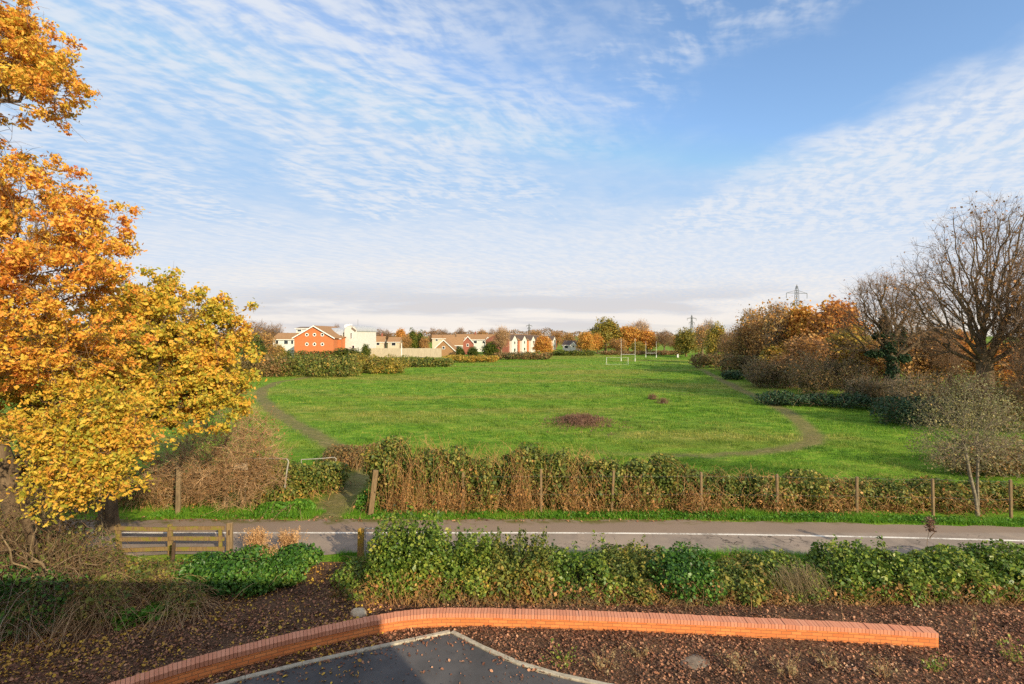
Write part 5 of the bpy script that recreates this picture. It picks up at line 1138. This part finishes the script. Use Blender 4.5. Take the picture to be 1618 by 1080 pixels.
d = 192; gable_house('house', 'brick gable house with white bargeboards among the bushes', XD(739, d), d, .1, 19*d/F, 10, ZD(542, d), ZD(531.5, d), M['dull_brick'], M['tile_dark'], group=GHH, win=[(0, ZD(545, d), .9, 1.1)])
d = 222; gable_house('house', 'white walled house with a tan roof right of the brick gable house', XD(760, d), d, -.15, 34*d/F, 9, ZD(536, d), ZD(528.5, d), M['render'], M['tile_tan'], along='x', group=GHH, win=[(-2.5, ZD(540, d), 1.6, 1.3), (1.5, ZD(540, d), 1.6, 1.3)], chimney=(-3.5, 4.5))
d = 224; gable_house('house', 'small white gable jutting from behind the bright green bush', XD(771, d-3), d-3, -.1, 9*d/F, 6, ZD(538, d), ZD(532.5, d), M['render'], M['tile_dark'], group=GHH, win=[(0, ZD(540, d), .9, 1.0)])
for px_, w_, d, tp, lb in ((690, 14, 250, 529, 'pinkish gable house on the skyline left of the steep gabled bungalow'), (706, 24, 256, 529, 'low tan roof on the skyline above the steep gabled bungalow'), (735, 26, 270, 528, 'low tan roof on the skyline above the brick gable house')):
    gable_house('house', lb, XD(px_, d), d, .1, w_*d/F, 9, ZD(tp+5.5, d), ZD(tp, d), M['pale_render'], M['tile_tan'], along='x', group=GHH, win=[(0, ZD(tp+8, d), 1.3, 1.0)])
# white gabled terrace running away
GT = 'white gabled houses of the terrace'
p0, p1 = np.array([XD(803, 190), 190.]), np.array([XD(879, 262), 262.]); dv = unit(p1-p0); rz = math.atan2(dv[1], dv[0]); nh = 6; ln = np.linalg.norm(p1-p0)/nh
LB = ['first terrace house with a bare brick end wall and white front', 'second terrace house with an orange brick bay between white gables', 'third terrace house partly behind the rounded orange tree', 'fourth terrace house right of the rounded orange tree', 'fifth terrace house with a narrow white gable', 'last terrace house at the far end of the row']
for k in range(nh):
    c = p0+dv*(k+.5)*ln; e_, r_ = 5.3-.12*k, 7.7-.16*k
    t_ = thing('terrace_house', LB[k], 'house', (c[0], c[1], 0), rz, GT); dep = 9.0; wh = ln-.02
    MB().prism([(-wh/2, 0, -.3), (-wh/2, dep, -.3), (-wh/2, dep, e_), (-wh/2, dep/2, r_), (-wh/2, 0, e_)], (wh, 0, 0)).obj('wall', M['dull_brick'] if k in (0,) else M['red_brick'], t_)
    m_ = MB()
    for s_ in (-1, 1):
        yo = dep/2+s_*(dep/2+.3); zo = e_-.3*(r_-e_)/(dep/2); m_.prism([(-wh/2+.01, dep/2, r_+.03), (-wh/2+.01, yo, zo+.03), (-wh/2+.01, yo, zo+.22), (-wh/2+.01, dep/2, r_+.22)], (wh-.02, 0, 0))
    m_.obj('roof', M['tile_tan'], t_)
    gx_ = -wh*.12; gw = wh*.52
    MB().prism([(gx_-gw/2, -.9, -.3), (gx_+gw/2, -.9, -.3), (gx_+gw/2, -.9, e_+.1), (gx_, -.9, e_+2.0), (gx_-gw/2, -.9, e_+.1)], (0, dep*.45, 0)).obj('front_gable', M['render'], t_)
    m_ = MB()
    for s_ in (-1, 1): m_.prism([(gx_, -1.15, e_+2.03), (gx_+s_*(gw/2+.2), -1.15, e_-.1), (gx_+s_*(gw/2+.2), -1.15, e_+.08), (gx_, -1.15, e_+2.2)], (0, dep*.42, 0))
    m_.obj('gable_roof', M['tile_dark'], t_)
    windows(t_, [(gx_, 4.3, 1.6, 1.3), (gx_, 1.6, 2.0, 1.4)], -.9); windows(t_, [(wh*.33, 4.2, 1.2, 1.2)], 0)
    MB().box((wh*.33, -.05, 1.05), (1.0, .12, 2.1)).obj('door', M['door'], t_)
d = 215; gable_house('house', 'white house with a grey roof by the rounded bright orange tree', XD(901, d), d, -.35, 24*d/F, 8, ZD(545, d), ZD(538.5, d), M['render'], M['tile_dark'], along='x', group=GHH, win=[(-1.6, ZD(548, d), 1.6, 1.2), (1.6, ZD(548, d), 1.4, 1.2)])
d = 214; gable_house('house', 'small white gable jutting from the white house with the grey roof', XD(906, d-2), d-2, -.35, 8*d/F, 5, ZD(545, d), ZD(540.5, d), M['render'], M['tile_dark'], group=GHH, win=[(0, ZD(547, d), .9, 1.0)])
# long pale fence
d = 165; t_ = thing('garden_fence', 'long pale panel fence in front of the tan roofed houses', 'fence', (XD(573, d), d, 0)); lw = (698-573)*d/F; k = 0
n_p = 14
for k in range(n_p):
    x_ = (k+.5)*lw/n_p; MB().box((x_, 0, ZD(550, d)/2+.03*((k*7) % 3)), (lw/n_p-.12, .06, ZD(550, d))).obj('fence_panel', M['pale_fence'], t_); MB().box((k*lw/n_p, 0, ZD(549.5, d)/2), (.14, .12, ZD(549.5, d)+.1)).obj('fence_post', M['pale_fence'], t_)

# ================================================================== pylons
def pylon(label, px_, d, top):
    ht = ZD(top, d); t_ = thing('pylon', label, 'pylon', (XD(px_, d), d, 0), .25, 'electricity pylons'); r = .17*max(1, d/450)
    lv = [0, .22, .42, .58, .7, .8, .9, .97]; wd = [3.6, 2.7, 1.95, 1.4, 1.05, .9, .8, .35]; m_ = MB()
    for q in range(len(lv)-1):
        z0, z1, w0, w1 = lv[q]*ht, lv[q+1]*ht, wd[q]*ht/42, wd[q+1]*ht/42
        c0 = [(-w0, -w0), (w0, -w0), (w0, w0), (-w0, w0)]; c1 = [(-w1, -w1), (w1, -w1), (w1, w1), (-w1, w1)]
        for i in range(4):
            j = (i+1) % 4
            m_.bar((*c0[i], z0), (*c1[i], z1), r, 4); m_.bar((*c0[i], z0), (*c1[j], z1), r*.6, 4); m_.bar((*c0[j], z0), (*c1[i], z1), r*.6, 4); m_.bar((*c1[i], z1), (*c1[j], z1), r*.6, 4)
    m_.bar((-.35, 0, .96*ht), (0, 0, ht), r, 4); m_.bar((.35, 0, .96*ht), (0, 0, ht), r, 4); m_.obj('tower', M['steel'], t_)
    for z_, a_ in ((.86, 8.5*ht/42), (.70, 5.0*ht/42)):
        m_ = MB()
        for s_ in (-1, 1):
            m_.bar((0, -.5, z_*ht), (s_*a_, 0, z_*ht-.2), r*.8, 4); m_.bar((0, .5, z_*ht), (s_*a_, 0, z_*ht-.2), r*.8, 4); m_.bar((0, 0, z_*ht+2.0), (s_*a_, 0, z_*ht-.1), r*.8, 4)
        cr = m_.obj('crossarm', M['steel'], t_); m_ = MB()
        for s_ in (-1, 1): m_.bar((s_*a_, 0, z_*ht-.2), (s_*a_, 0, z_*ht-3.6), r*1.1, 5)
        m_.obj('insulator', M['steel'], cr)
pylon('nearest lattice pylon rising above the orange oak wood', 1259, 350, 449)
pylon('farther lattice pylon above the sparse grey tree at the far wood tip', 1093, 820, 497)
pylon('faint distant pylon on the skyline above the terrace roofs', 836, 1500, 511)
